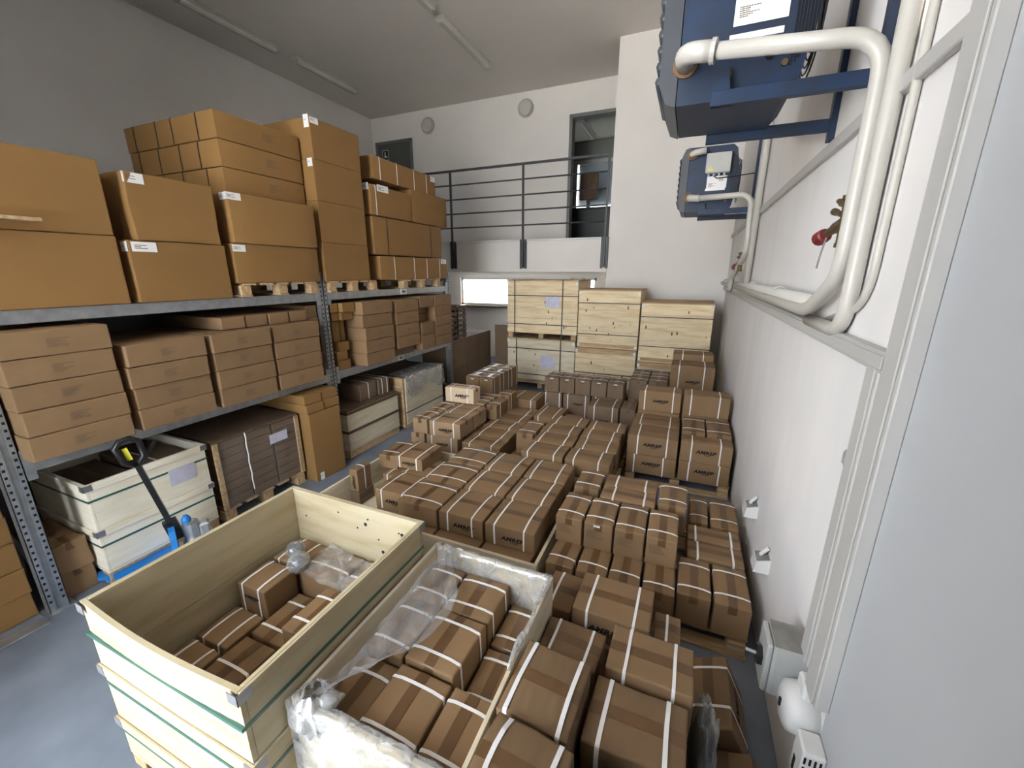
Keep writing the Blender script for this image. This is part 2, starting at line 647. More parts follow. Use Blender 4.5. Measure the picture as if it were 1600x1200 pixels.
    for face, fu, fz, sw, sh in stickers:
        c = MB().box(-sw / 2, sw / 2, -.0015, 0, -sh / 2, sh / 2).build('label', 'paper', t, loc=facepoint(face, fu, fz, .003))
        c.rotation_euler = FACE_ROT[face]
        p = link('printed_text', SMALLPRINTS[0], c, (-sw * .38, -.003, sh * .12))
        p.scale = (sw * .5,) * 3
    return t


ORD = ['first', 'second', 'third', 'fourth', 'fifth', 'sixth', 'seventh', 'eighth', 'ninth', 'tenth']

# ------------------------------------------------------------------ room shell
XL, XR, YB, YP, ZC = -8.57, 0.63, 10.24, 8.75, 6.37
struct('floor', MB().box(XL - .2, XR + .2, GY - .25, 13.4, -.2, 0), 'concrete')
struct('ceiling', MB().box(XL - .2, XR + .2, GY - .25, YB + .2, ZC, ZC + .2), 'ceiling_paint')
struct('wall_right', MB().box(XR, XR + .2, 1.50, YP, 0, ZC), 'wall_scuffed')
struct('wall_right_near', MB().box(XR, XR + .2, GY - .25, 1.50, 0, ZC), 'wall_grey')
struct('wall_left', MB().box(XL - .2, XL, GY - .25, YB + .2, 0, ZC), 'wall_paint')
struct('ground', MB().box(-30, 25, -40, GY - .25, -.25, -.03), 'pavement')
# front wall with the open gate
mb = MB()
mb.box(XL, GX0, GY - .25, GY, 0, ZC)
mb.box(GX1, XR, GY - .25, GY, 0, ZC)
mb.box(GX0, GX1, GY - .25, GY, GZ1, ZC)
struct('wall_front', mb, 'wall_paint')
struct('shade_wall_left', MB().box(XL, -3.2, -.75, -.6, 0, ZC), 'office_grey')       # unseen grey walls behind the camera, added to block gate light and bounce
struct('shade_wall_right', MB().box(-1.0, XR, -.75, -.6, 0, ZC), 'office_grey')  # added as well, shades the near right wall and heap
# back wall with window strip below the gallery, doorway above
DX0, DX1, DZ0, DZ1 = -2.86, -1.60, 2.95, 5.72
mb = MB()
mb.box(XL, WX0, YB, YB + .2, 0, 2.95)
mb.box(WX1, -1.0, YB, YB + .2, 0, 2.95)
mb.box(WX0, WX1, YB, YB + .2, 0, WZ0)
mb.box(WX0, WX1, YB, YB + .2, WZ1, 2.95)
mb.box(XL, DX0, YB, YB + .2, 2.95, ZC)
mb.box(DX0, -1.0, YB, YB + .2, DZ1, ZC)
struct('wall_back', mb, 'wall_paint')
struct('wall_pier', MB().box(-1.60, XR, YP, YB + .2, 0, ZC), 'wall_paint')
# the gallery: slab, fascia
struct('gallery_slab', MB().box(XL, -1.60, YP, YB, 2.31, 2.95, .004), 'wall_paint')
struct('trim_1', MB().box(XL, -1.60, YP - .03, YP + .08, 2.95, 2.99, .004), 'window_white')

# window under the gallery
wn = MB()
t_ = .06
wn.box(WX0, WX1, YB + .05, YB + .12, WZ0, WZ0 + t_).box(WX0, WX1, YB + .05, YB + .12, WZ1 - t_, WZ1)
for x in (WX0, -4.35, -4.05, -2.75, -2.45, WX1 - t_):
    wn.box(x, x + t_, YB + .05, YB + .12, WZ0, WZ1)
wo = struct('window_1', wn, 'window_white')
for a, b in ((WX0 + t_, -4.35), (-4.05 + t_, -2.75), (-2.45 + t_, WX1 - t_)):
    MB().box(a, b, YB + .08, YB + .09, WZ0 + t_, WZ1 - t_).build('window_pane', 'window_glass', wo)
for a, b in ((-4.35 + t_, -4.05), (-2.75 + t_, -2.45)):
    MB().box(a, b, YB + .06, YB + .11, WZ0 + t_, WZ1 - t_).build('infill_panel', 'plastic_grey', wo)
MB().box(WX0 - .05, WX1 + .05, YB - .12, YB + .06, WZ0 - .05, WZ0, .006).build('window_sill', 'wood_dark', wo)

# upper left door with its pictogram
dn = struct('door_1', MB().box(-8.38, -7.30, YB - .03, YB + .02, 2.95, 5.70), 'door_grey')
MB().box(-8.44, -8.38, YB - .05, YB, 2.95, 5.76).box(-7.30, -7.24, YB - .05, YB, 2.95, 5.76).box(-8.44, -7.24, YB - .05, YB, 5.70, 5.76).build('door_frame', 'frame_grey', dn)
sg = MB().box(-8.22, -8.02, YB - .036, YB - .031, 5.18, 5.55).build('door_sign', 'black_plastic', dn)
mb = MB()
for a in ((-8.22, -8.02, 5.54, 5.55), (-8.22, -8.02, 5.18, 5.19), (-8.22, -8.02, 5.30, 5.31), (-8.22, -8.21, 5.18, 5.55), (-8.03, -8.02, 5.18, 5.55),
          (-8.15, -8.12, 5.44, 5.50), (-8.16, -8.11, 5.36, 5.43), (-8.10, -8.07, 5.36, 5.40), (-8.17, -8.07, 5.22, 5.27)):
    mb.box(a[0], a[1], YB - .040, YB - .037, a[2], a[3])
mb.build('pictogram', 'paper', sg)

# doorway to the office behind, with the office
fr = MB()
fr.box(DX0 - .04, DX0 + .03, YB - .04, YB + .21, DZ0, DZ1 + .0).box(DX0 - .04, DX1, YB - .04, YB + .21, DZ1 - .04, DZ1 + .03)
do = struct('door_2', fr, 'frame_grey')
OY = 13.2
struct('office_floor', MB().box(-5, 0.6, YB + .2, OY, 2.8, 2.95), 'office_grey')
struct('office_ceiling', MB().box(-5, 0.6, YB + .2, OY, 6.02, 6.12), 'office_white')
struct('office_wall_left', MB().box(-5.1, -5, YB + .2, OY, 2.95, 6.02), 'office_white')
struct('office_wall_right', MB().box(.5, .6, YB + .2, OY, 2.95, 6.02), 'office_white')
OWX0, OWX1, OWZ0, OWZ1 = -3.55, -1.35, 4.1, 5.5
mb = MB().box(-5, OWX0, OY, OY + .15, 2.95, 6.02).box(OWX1, .6, OY, OY + .15, 2.95, 6.02).box(OWX0, OWX1, OY, OY + .15, 2.95, OWZ0).box(OWX0, OWX1, OY, OY + .15, OWZ1, 6.02)
struct('office_wall_back', mb, 'office_grey')
mb = MB()
for a in ((OWX0, OWX0 + .1), (-2.3, -2.2), (OWX1 - .1, OWX1)):
    mb.box(a[0], a[1], OY - .02, OY + .08, OWZ0, OWZ1)
mb.box(OWX0, OWX1, OY - .02, OY + .08, OWZ0, OWZ0 + .1).box(OWX0, OWX1, OY - .02, OY + .08, OWZ1 - .1, OWZ1)
ow = struct('window_2', mb, 'plastic_grey')
MB().box(OWX0 + .1, OWX1 - .1, OY + .02, OY + .03, OWZ0 + .1, OWZ1 - .1).build('window_pane', 'window_glass', ow)
mb = MB()
for i in range(13):
    z = OWZ0 + .14 + i * .09
    mb.box(OWX0 + .13, OWX1 - .13, OY + .05, OY + .06, z, z + .0885)
mb.build('blind_slats', 'blind_blue', ow)
t = thing('monitor', 'dark computer monitor before the blue office window, seen through the upper doorway', 'monitor', (-2.80, 12.0, 2.95))
MB().box(-.25, .25, -.03, .03, 1.27, 1.92, .015).build('screen', 'wood_dark', t)
MB().box(-.05, .05, -.02, .02, 1.06, 1.27).build('stand', 'black_plastic', t)
MB().box(-.15, .15, -.1, .1, 1.04, 1.06).build('base', 'black_plastic', t)
t = thing('desk', 'dark office desk behind the railing, seen through the upper doorway', 'desk', (-2.4, 12.1, 2.95))
MB().box(-1.1, .9, -.45, .45, .98, 1.035, .01).build('desktop', 'black_plastic', t)
MB().box(-1.05, .85, -.42, -.40, .05, .98).build('front_panel', 'black_plastic', t)
for sx in (-1, 1):
    MB().box(sx * .85 - .03, sx * .85 + .03, -.39, .42, 0, .98).build('leg_panel', 'black_plastic', t)
t = thing('office_lamp', 'long white tube lamp on the office ceiling, beyond the upper doorway', 'lamp', (-2.93, 12.0, 6.02))
MB().box(-.1, .1, -.75, .75, -.09, 0, .01).build('housing', 'lamp_cover', t)
MB().tube([(0, -.72, -.11), (0, .72, -.11)], .03).build('tube', 'plastic_white', t, smooth=True)

# right-wall trunking
tr = thing('cable_duct', 'wide pale vertical cable duct running up the right wall nearest the camera', 'cable duct', (XR, 1.545, .0))
MB().box(-.045, 0, -.065, .065, .74, ZC, .004).build('duct_base', 'trunking', tr)
MB().box(-.052, -.045, -.045, .045, .74, ZC, .002).build('duct_cover', 'trunking', tr)
tr = thing('cable_duct', 'narrow vertical cable duct dropping from the horizontal duct to the wall switch', 'cable duct', (XR, 1.70, .0))
MB().box(-.035, 0, -.05, .05, .76, 2.04, .004).build('duct_base', 'trunking', tr)
MB().box(-.042, -.035, -.034, .034, .76, 2.03, .002).build('duct_cover', 'trunking', tr)
tr = thing('cable_duct', 'horizontal cable duct along the right wall just below the white pipes', 'cable duct', (XR, 1.62, 2.02))
MB().box(-.04, 0, .0, YP - 1.63, -.035, .035, .004).build('duct_base', 'trunking', tr)
MB().box(-.046, -.04, .0, YP - 1.63, -.022, .022, .002).build('duct_cover', 'trunking', tr)
tr = thing('cable_duct', 'thin horizontal cable duct high on the right wall behind the heaters', 'cable duct', (XR, 1.62, 2.93))
MB().box(-.03, 0, .0, YP - 1.63, -.03, .03, .004).build('duct_base', 'trunking', tr)

# plaster damage and holes on the walls
for (yy, zz, s_, lab) in ((1.86, 1.60, .03, 'grey chip in the right wall paint beside the narrow duct'),):
    mb = MB()
    pts = [(math.cos(a) * s_ * rnd.uniform(.5, 1.1), math.sin(a) * s_ * 1.5 * rnd.uniform(.5, 1.1)) for a in [i * .7 for i in range(9)]]
    mb.prism(pts, 'x', -.0015, .0)
    o = mb.build('paint_chip', 'plaster_grey', loc=(XR, yy, zz), recalc=True)
    tag(o, lab, 'paint chip')

# ------------------------------------------------------------------ railing on the gallery
t = thing('railing', 'dark steel railing with five horizontal bars along the gallery edge', 'railing', (0, 0, 0))
PX = (-5.19, -3.43, -1.66)
for x in PX:
    p = MB().box(x - .02, x + .02, YP - .075, YP - .035, 2.40, 4.48).build('post', 'rail_steel', t)
    MB().box(x - .075, x - .03, YP - .04, YP - .001, 2.38, 2.99).box(x + .03, x + .075, YP - .04, YP - .001, 2.38, 2.99).build('mounting_angle', 'rail_steel', p)
MB().box(-8.5, -1.64, YP - .08, YP - .03, 4.45, 4.49).build('handrail', 'rail_steel', t)
for z in (4.18, 3.88, 3.58, 3.28):
    MB().tube([(-8.5, YP - .055, z), (-1.66, YP - .055, z)], .016, 8).build('rail_bar', 'rail_steel', t, smooth=True)

# ------------------------------------------------------------------ ceiling lamps, wall lamps


def tube_lamp(label, x, y0, y1):
    t = thing('fluorescent_lamp', label, 'lamp', (x, (y0 + y1) / 2, ZC), group='tube lamps on the ceiling')
    h = (y1 - y0) / 2
    MB().box(-.085, .085, -h, h, -.05, 0, .012).build('housing', 'lamp_housing', t)
    prof = [(-.075, -.05), (-.065, -.085), (-.035, -.105), (.035, -.105), (.065, -.085), (.075, -.05)]
    MB().prism(prof, 'y', -h + .05, h - .05).build('diffuser', 'lamp_cover', t, recalc=True)
    for s_ in (-1, 1):
        MB().box(-.08, .08, s_ * h - (.05 if s_ > 0 else 0), s_ * h + (0 if s_ > 0 else .05), -.1, -.045, .02).build('end_cap', 'lamp_housing', t)


tube_lamp('closed tube lamp on the ceiling near the middle, above the railing', -4.22, 6.9, 8.7)
tube_lamp('closed tube lamp on the ceiling by the left wall, the farther one', -7.58, 6.95, 8.62)
tube_lamp('closed tube lamp on the ceiling by the left wall, the nearer one', -7.62, 4.9, 6.62)
tube_lamp('closed tube lamp on the ceiling cut off by the top edge of the photo', -4.2, 4.9, 6.66)
for x, z, lab in ((-6.72, 5.99, 'round wall lamp above the dark pictogram door'), (-3.98, 6.03, 'round wall lamp between the middle tube lamp and the doorway')):
    t = thing('wall_lamp', lab, 'lamp', (x, YB, z), group='round lamps on the back wall')
    MB().tube([(0, 0, 0), (0, -.03, 0), (0, -.05, 0)], [.20, .20, .185], 28).build('rim', 'enamel', t, smooth=False)
    MB().tube([(0, -.05, 0), (0, -.075, 0), (0, -.09, 0)], [.17, .15, .08], 28).build('glass_cover', 'lamp_cover', t, smooth=True)

# ------------------------------------------------------------------ pipes


def smooth_path(pts, r):
    out = [Vector(pts[0])]
    for i in range(1, len(pts) - 1):
        out += arc(pts[i - 1], pts[i], pts[i + 1], r)
    out.append(Vector(pts[-1]))
    return out


H1Y0, H1Y1, HZ = 2.38, 2.90, 3.07
H2Y0, H2Y1, HZ2 = 5.72, 6.24, 3.0
t = thing('heating_pipe', 'white pipe from the near blue heater elbow bending down along the right wall', 'pipe', (.57, 2.12, 2.1))
P = lambda x, y, z: (x - .57, y - 2.12, z - 2.1)
MB().tube(smooth_path([P(-.02, 2.20, 3.20), P(.565, 2.13, 3.125), P(.565, 2.12, 2.28), P(.555, 2.48, 2.115), P(.555, 8.6, 2.115)], .13), .032, 14).build('pipe_run', 'enamel', t, smooth=True)
MB().tube(smooth_path([P(-.125, H1Y0 + .0, 3.235), P(-.125, 2.20, 3.215), P(.0, 2.195, 3.197)], .075), .040, 16).build('elbow', 'enamel', t, smooth=True)
MB().tube([P(-.018, 2.2, 3.2), P(.0, 2.198, 3.198)], .047, 16).build('collar', 'enamel', t, smooth=False)
t = thing('heating_pipe', 'white riser pipe standing beside the bent heater pipe on the right wall', 'pipe', (.575, 2.0, 2.1))
P = lambda x, y, z: (x - .575, y - 2.0, z - 2.1)
MB().tube(smooth_path([P(.592, 2.055, 5.9), P(.592, 2.055, 2.06), P(.597, 2.6, 2.06)], .15), .030, 14).build('pipe_run', 'enamel', t, smooth=True)
t = thing('heating_pipe', 'thin white pipe running straight up the wall right of the riser', 'pipe', (.612, 1.93, 2.2))
MB().tube(smooth_path([(0, 0, 3.6), (0, 0, -.02), (0, .45, -.12)], .15), .014, 12).build('pipe_run', 'enamel', t, smooth=True)
t = thing('heating_pipe', 'white pipe bending down from the far heater into the wall corner', 'pipe', (.5, 5.45, 2.1))
P = lambda x, y, z: (x - .5, y - 5.45, z - 2.1)
MB().tube(smooth_path([P(-.02, 5.58, 3.13), P(.53, 5.50, 3.13), P(.55, 5.48, 2.5), P(.5, 6.3, 2.22), P(.50, 6.3, 2.14)], .14), .032, 12).build('pipe_run', 'enamel', t, smooth=True)
MB().tube(smooth_path([P(-.11, H2Y0, 3.16), P(-.11, 5.58, 3.14), P(.0, 5.58, 3.13)], .07), .038, 12).build('elbow', 'enamel', t, smooth=True)
t = thing('heating_pipe', 'white riser pipe beside the far heater against the right wall', 'pipe', (.58, 5.35, 2.1))
MB().tube([(0, 0, 4.2), (0, 0, 0.05)], .032, 12).build('pipe_run', 'enamel', t, smooth=True)
t = thing('heating_pipe', 'thick white pipe running level along the right wall above the duct', 'pipe', (.545, 2.6, 2.16))
MB().tube([(.03, -.1, .0), (.03, 5.6, .0)], .036, 14).build('pipe_run', 'enamel', t, smooth=True)
for i in range(4):
    y = .8 + i * 1.4
    MB().tube([(.03 + .045 * math.cos(a), y, .045 * math.sin(a)) for a in [k * .45 - 1.2 for k in range(9)]], .008, 6).build('pipe_clip', 'enamel', t)


# radiator valves


def valve(label, x, y, z, s=1.0):
    t = thing('radiator_valve', label, 'valve', (x, y, z))
    t.scale = (s, s, s)
    MB().tube([(0, 0, -.10), (0, 0, -.085), (0, 0, -.08), (0, 0, .08), (0, 0, .085), (0, 0, .10)], [.026, .026, .022, .022, .027, .027], 10).build('body', 'brass', t)
    d = Vector((-.2, 1, -.28)).normalized()
    MB().tube([d * .0, d * .07, d * .075, d * .11, d * .112, d * .15], [.024, .024, .018, .018, .013, .013], 10).build('spindle', 'brass', t)
    MB().tube([d * .15, d * .155, d * .20, d * .205], [.022, .03, .032, .026], 12).build('handwheel', 'red_plastic', t)
    d2 = Vector((-.15, 1, .28)).normalized()
    b0 = Vector((0, 0, .02))
    MB().tube([b0, b0 + d2 * .10, b0 + d2 * .105, b0 + d2 * .125], [.012, .012, .015, .015], 8).build('test_nipple', 'brass', t)
    b0 = Vector((0, 0, .065))
    MB().tube([b0, b0 + d2 * .06, b0 + d2 * .065, b0 + d2 * .1], [.018, .018, .013, .010], 8).build('drain_nipple', 'brass', t)
    MB().grid(lambda u, v: d * .12 + Vector((-.01 + .012 * v, .03 * u * u + .04 * math.sin(u * 2.0), -.02 - .13 * u + .0 * v)) + Vector((0, 0.02 * v, 0)), 8, 1).build('paper_tag', 'paper', t)


valve('brass valve with a dark red cap on the near heater pipe', .56, 2.17, 2.50, 1.0)
valve('small brass valve with a dark red cap on the far heater pipe', .53, 5.75, 2.42, 1.1)

# ------------------------------------------------------------------ heaters


def heater(label, y0, y1, z0, box):
    t = thing('unit_heater', label, 'heater', (0, y0, z0))
    D = y1 - y0
    prof = [(-.15, .0), (.30, .0), (.345, .05), (.40, .35), (.345, .66), (.30, .70), (-.15, .70)]
    MB().prism(prof, 'y', 0, D).build('casing', 'heater_blue', t, recalc=True)
    fp = [(-.154, -.004), (-.20, .015), (-.235, .10), (-.235, .60), (-.20, .685), (-.154, .704)]
    MB().prism(fp, 'y', -.006, D + .006).build('front_frame', 'heater_dark', t, recalc=True)
    for k in range(8):
        z = .12 + k * .065
        MB().tube([(-.235, .01, z), (-.235, D - .01, z)], .022, 8).build('louvre', 'heater_dark', t, smooth=True)
    g = MB()
    for k in range(7):
        g.tube([(.41 + .006 * math.sin(k), D / 2 + (.05 + .03 * k) * math.cos(a), .35 + (.05 + .03 * k) * math.sin(a)) for a in [i * math.pi / 10 for i in range(21)]], .004, 5)
    g.build('fan_guard', 'black_plastic', t)
    mb = MB()
    for k in range(9):
        x = .30 + k * .012
        mb.box(x, x + .006, -.004, .02, .10 + k * .012, .62 - k * .012)
    mb.build('coil_fins', 'black_plastic', t)
    for (x, z) in ((-.125, .165), (-.125, .62)):
        MB().tube([(x, -.012, z), (x, .01, z)], .055, 16).build('pipe_port', 'knot', t, recalc=True)
    for (x, z, r, m_) in ((.22, .15, .018, 'hole'), (.28, .11, .014, 'brass'), (.06, .10, .018, 'brass')):
        MB().tube([(x, -.012, z), (x, .005, z)], r, 10).build('port_screw', m_, t, recalc=True)
    s_ = MB().box(.06, .27, -.004, -.001, .25 if box else .28, .38 if box else .46).build('info_label', 'paper', t)
    p = link('printed_text', PRINTS[1], s_, (.08, -.006, .345 if not box else .30))
    p.scale = (.08,) * 3
    p = link('printed_text', PRINTS[2], s_, (.185, -.006, .43 if not box else .355))
    p.scale = (.07,) * 3
    if not box:
      MB().bar((.08, -.006, .385), (.165, -.006, .435), .002, .006).bar((.09, -.006, .40), (.11, -.006, .41), .002, .02).build('diagram', 'ink', s_)
    MB().box(.05, .26, -.004, -.001, .225, .25).build('rating_label', 'paper', t)
    if box:
        b = MB().box(.03, .29, -.085, -.004, .40, .61, .008).build('control_box', 'plastic_grey', t)
        tri = MB().prism([(.06, .425), (.11, .425), (.085, .47)], 'y', -.089, -.086)
        tri.build('warning_triangle', 'yellow', b, recalc=True)
        MB().box(.083, .087, -.0905, -.0895, .435, .455).build('warning_bolt', 'ink', b)
        for k in range(4):
            MB().tube([(.07 + k * .055, -.04, .40), (.07 + k * .055, -.04, .375)], .014, 8).build('cable_gland', 'plastic_grey', b)
        MB().tube([(.12, -.04, .38), (.16, -.03, .35), (.34, -.02, .36), (.55, 0, .38)], .006, 6).build('cable', 'black_plastic', t)
    if box:
        MB().tube([(-.125, -.02, .62), (-.125, -.07, .62), (-.09, -.10, .625), (.02, -.10, .635)], .034, 12).build('top_elbow', 'enamel', t, smooth=True)
    # bracket
    for yy, nm in ((-.045, 0), (D + .045, 1)):
        a = MB().box(-.0, XR - .02, yy - .018, yy + .018, -.04, .02, .002).build('bracket_arm', 'heater_blue', t)
        MB().prism([(0, -.04), (.09, -.04), (.06, .11), (.03, .11), (0, .05)], 'y', yy - .006, yy + .006).build('hook_plate', 'heater_blue', a, recalc=True)
        MB().box(XR - .03, XR, yy - .025, yy + .025, -.09, .95, .002).build('wall_bar', 'heater_blue', t)
    return t


heater('large blue unit heater on wall brackets at the top right, nearest the camera', H1Y0, H1Y1, HZ, False)
heater('smaller-looking far blue unit heater with grey control box and warning triangle', H2Y0, H2Y1, HZ2, True)

# ------------------------------------------------------------------ wall switches and sockets
t = thing('isolator_switch', 'grimy grey isolator switch box with black knob on the right wall', 'switch', (XR, 1.76, .52))
MB().box(-.14, 0, -.075, .085, 0, .26, .01).build('box', 'plastic_grey', t)
MB().box(-.165, -.14, -.07, .08, .005, .255, .008).build('cover', 'plastic_grey', t)
MB().box(-.139, -.002, -.073, .083, .2605, .262).build('dust', 'dusty_grey', t)
k = MB().tube([(-.165, .005, .13), (-.185, .005, .13)], .045, 6).build('knob', 'black_plastic', t, recalc=True)
MB().tube([(-.185, .005, .13), (-.225, .005, .135)], .007, 8).build('knob_pin', 'plastic_grey', k)
t = thing('wall_switch', 'rounded white switch housing between the isolator box and the thermostat', 'switch', (XR, 1.60, .50))
mb = MB()
mb.tube([(0, 0, .1), (-.06, 0, .1), (-.095, 0, .1), (-.11, 0, .1)], [.10, .10, .09, .06], 20)
mb.build('housing', 'plastic_white', t, smooth=True)
MB().box(-.06, 0, -.045, .045, .15, .25, .01).build('cable_entry', 'plastic_white', t)
MB().box(-.118, -.108, -.006, .006, .085, .12).build('rocker', 'black_plastic', t)
t = thing('thermostat', 'white thermostat with vent slots at the bottom edge of the right wall', 'thermostat', (XR, 1.45, .42))
MB().box(-.075, 0, -.05, .05, 0, .20, .008).build('housing', 'plastic_white', t)
mb = MB()
for r_ in range(3):
    for c in range(4):
        mb.box(-.07 + c * .016, -.063 + c * .016, -.0515, -.0495, .06 + r_ * .045, .09 + r_ * .045)
mb.build('vent_slots', 'hole', t)
MB().box(-.0765, -.0745, .0, .02, .03, .1).build('dial_mark', 'ink', t)
for y, z, lab in ((3.18, .55, 'white socket console on the right wall, the farther of two'), (2.62, .50, 'white socket console on the right wall, the nearer of two')):
    t = thing('socket_console', lab, 'socket', (XR, y, z), group='socket consoles on the right wall')
    mb = MB()
    mb.prism([(0, 0), (-.085, .0), (-.075, .075), (0, .10)], 'y', -.06, .06)
    mb.build('housing', 'plastic_white', t, recalc=True)
    mb = MB()
    mb.add([(-.072, -.052, .0775), (-.004, -.052, .101), (-.004, .052, .101), (-.072, .052, .0775)], [(0, 1, 2, 3)])
    mb.build('dusty_top', 'dusty_grey', t)
    MB().tube([(-.01, .0, .15), (-.03, -.005, .125), (-.045, .0, .10), (-.04, .005, .085)], .012, 8).build('cable', 'plastic_white', t, smooth=True)

# ------------------------------------------------------------------ pallet rack
RX, RXB = -3.86, -4.95
rack = thing('pallet_rack', 'galvanised steel pallet rack with two shelf levels along the left side', 'rack', (RX, .93, 0))


def RP(mb, nm, m, parent=rack, **k):
    mb.v = [(a - RX, b - .93, c) for a, b, c in mb.v]
    return mb.build(nm, m, parent, **k)


UY = (.93, 3.56, 6.27)
for uy in UY:
    for ux, s_ in ((RX, 1), (RXB, -1)):
        # open C-profile: web plus two flanges with a centre groove
        mb = MB()
        x0, x1 = (ux - .07, ux) if s_ > 0 else (ux, ux + .07)
        xf = x1 if s_ > 0 else x0
        mb.box(x0, x1, uy - .05, uy - .046, 0, 2.30).box(x0, x1, uy + .046, uy + .05, 0, 2.30)
        a, b = sorted((xf, xf - s_ * .004))
        mb.box(a, b, uy - .05, uy - .014, 0, 2.30).box(a, b, uy + .014, uy + .05, 0, 2.30)
        a, b = sorted((xf - s_ * .012, xf - s_ * .016))
        mb.box(a, b, uy - .016, uy + .016, 0, 2.30)
        p = RP(mb, 'upright', 'galvanised')
        hm = MB()
        z = .08
        while z < 2.26 and s_ > 0:
            for dy in (-.032, .032):
                hm.box(xf - .001, xf + .0008, uy + dy - .007, uy + dy + .007, z, z + .018)
            z += .05
        if hm.v:
            hm.v = [(a - RX, b - .93, c) for a, b, c in hm.v]
            h = hm.build('perforation', 'hole', p)
            h['kind'] = 'stuff'
        RP(MB().box(x0 - .03, x1 + .03, uy - .08, uy + .08, 0, .008), 'foot_plate', 'galvanised')
    for k in range(4):
        z0, z1 = .25 + .5 * k, .70 + .5 * k
        if k % 2:
            z0, z1 = z1, z0
        RP(MB().bar((RX - .06, uy, z0), (RXB + .06, uy, z1), .03, .03), 'brace', 'galvanised_dull')
for a, b in zip(UY[:-1], UY[1:]):
    for z0, z1 in ((1.03, 1.13), (1.985, 2.075)):
        for ux in (RX, RXB + .04):
            bm_ = RP(MB().box(ux - .045, ux, a + .055, b - .055, z0, z1, .004), 'beam', 'galvanised')
            if ux == RX:
                for h0_, h1_ in ((a + .052, a + .10), (b - .10, b - .052)):
                    hm = MB().box(RX, RX + .006, h0_, h1_, z0 - .05, z1 + .06)
                    hm.v = [(p - RX, q - .93, r) for p, q, r in hm.v]
                    hm.build('beam_hook', 'galvanised', bm_)
        RP(MB().box(RXB + .05, RX - .05, a + .06, b - .06, z1 - .03, z1 - .005), 'shelf_deck', 'galvanised_dull')
for a, b in zip(UY[:-1], UY[1:]):
    RP(MB().box(RXB - .012, RXB - .004, a - .04, b + .04, .06, 2.0), 'gap_shade_panel', 'frame_grey')  # invented sheets, added to keep the gaps behind the shelves dark
for yy, zz in ((5.03, 2.03), (4.86, 1.075)):
    p = RP(MB().box(RX, RX + .004, yy - .07, yy + .07, zz - .04, zz + .04), 'bay_label', 'paper')
    q = link('printed_text', text_mesh([('MX', .05, 0, -.02, 0, .002, 1)], 'printed_text'), p, (.006, yy - .93, zz))
    q.rotation_euler = FACE_ROT['right']
o = MB().box(0, .10, -.9, .75, 0, .012, .003).build('floor_rail', 'galvanised', loc=(-3.86, 0.1, 0))
tag(o, 'flat galvanised rail on the floor left of the first rack upright', 'rail')


# wooden pallets


def pallet(label, x0, x1, y0, y1, z0, h=.13, axis='y', m='pine', n=5, name='pallet', blocks=3):
    """deck boards along `axis`... stringer blocks below"""
    t = thing(name, label, 'pallet', ((x0 + x1) / 2, (y0 + y1) / 2, z0))
    W, D = (x1 - x0), (y1 - y0)
    bd = .02
    for i in range(n):
        if axis == 'y':      # boards run along y
            c = -W / 2 + (i + .5) * W / n
            MB().box(c - W / n * .36, c + W / n * .36, -D / 2, D / 2, h - bd, h - .001, .002).build('deck_board', m, t)
        else:
            c = -D / 2 + (i + .5) * D / n
            MB().box(-W / 2, W / 2, c - D / n * .36, c + D / n * .36, h - bd, h - .001, .002).build('deck_board', m, t)
    for i in range(blocks):
        for j in range(3):
            if axis == 'y':
                cx, cy = -W / 2 + .05 + i * (W - .1) / (blocks - 1), -D / 2 + .06 + j * (D - .12) / 2
            else:
                cx, cy = -W / 2 + .06 + j * (W - .12) / 2, -D / 2 + .05 + i * (D - .1) / (blocks - 1)
            MB().box(cx - .05, cx + .05, cy - .05, cy + .05, .018, h - bd, .003).build('block', m, t)
        if axis == 'y':
            MB().box(cx - .05, cx + .05, -D / 2, D / 2, .001, .018).build('runner', m, t)
        else:
            MB().box(-W / 2, W / 2, cy - .05, cy + .05, .001, .018).build('runner', m, t)
    return t


ZU = 2.076
pallet('pine pallet under the two wide cartons at the middle of the upper shelf', -4.75, -3.80, 2.58, 3.46, ZU, .125, 'x')
pallet('pine pallet under the tall column of four cartons on the upper shelf', -4.75, -3.80, 3.62, 4.42, ZU, .125, 'x')
pallet('pine pallet under the strapped cartons at the far end of the upper shelf', -4.75, -3.80, 4.98, 5.95, ZU, .125, 'x')

# ------------------------------------------------------------------ upper shelf cartons
SH = dict(m='carton_shelf', bulge=.003)
carton('big plain carton at the left frame edge on the upper shelf, bottom one', -4.7, -3.80, 1.04, 1.74, ZU, 2.55, **SH, rz=0)
carton('big plain carton at the left frame edge on the upper shelf, top one', -4.7, -3.80, 1.05, 1.735, 2.55, 3.04, **SH, rz=0)
o = MB().box(-.10, .10, -.16, .16, 0, .022, .002).build('wood_strip', 'pine', loc=(-3.79, 1.18, 2.60))
tag(o, 'short pale wood strip sticking out of the topmost carton at the left edge', 'wood strip')
carton('plain carton with white corner label, lower of the second stack on the upper shelf', -4.7, -3.80, 1.79, 2.50, ZU, 2.53, **SH, rz=0,
       stickers=(('right', .14, .90, .16, .07), ('front', .95, .90, .08, .07)))
carton('torn carton with white corner label, upper of the second stack on the upper shelf', -4.6, -3.80, 1.85, 2.48, 2.53, 3.0, **SH, rz=0, rough=.012,
       stickers=(('right', .10, .92, .13, .07),))
carton('wide carton resting on a pallet, lower of the third stack on the upper shelf', -4.7, -3.80, 2.56, 3.50, 2.201, 2.555, **SH, rz=0, stickers=(('right', .06, .88, .12, .06),))
carton('wide scuffed carton, upper of the third stack on the upper shelf', -4.7, -3.78, 2.60, 3.50, 2.555, 2.98, **SH, rz=-.03,
       stickers=(('right', .05, .93, .14, .06), ('front', .93, .93, .09, .06)))
zz = 2.988
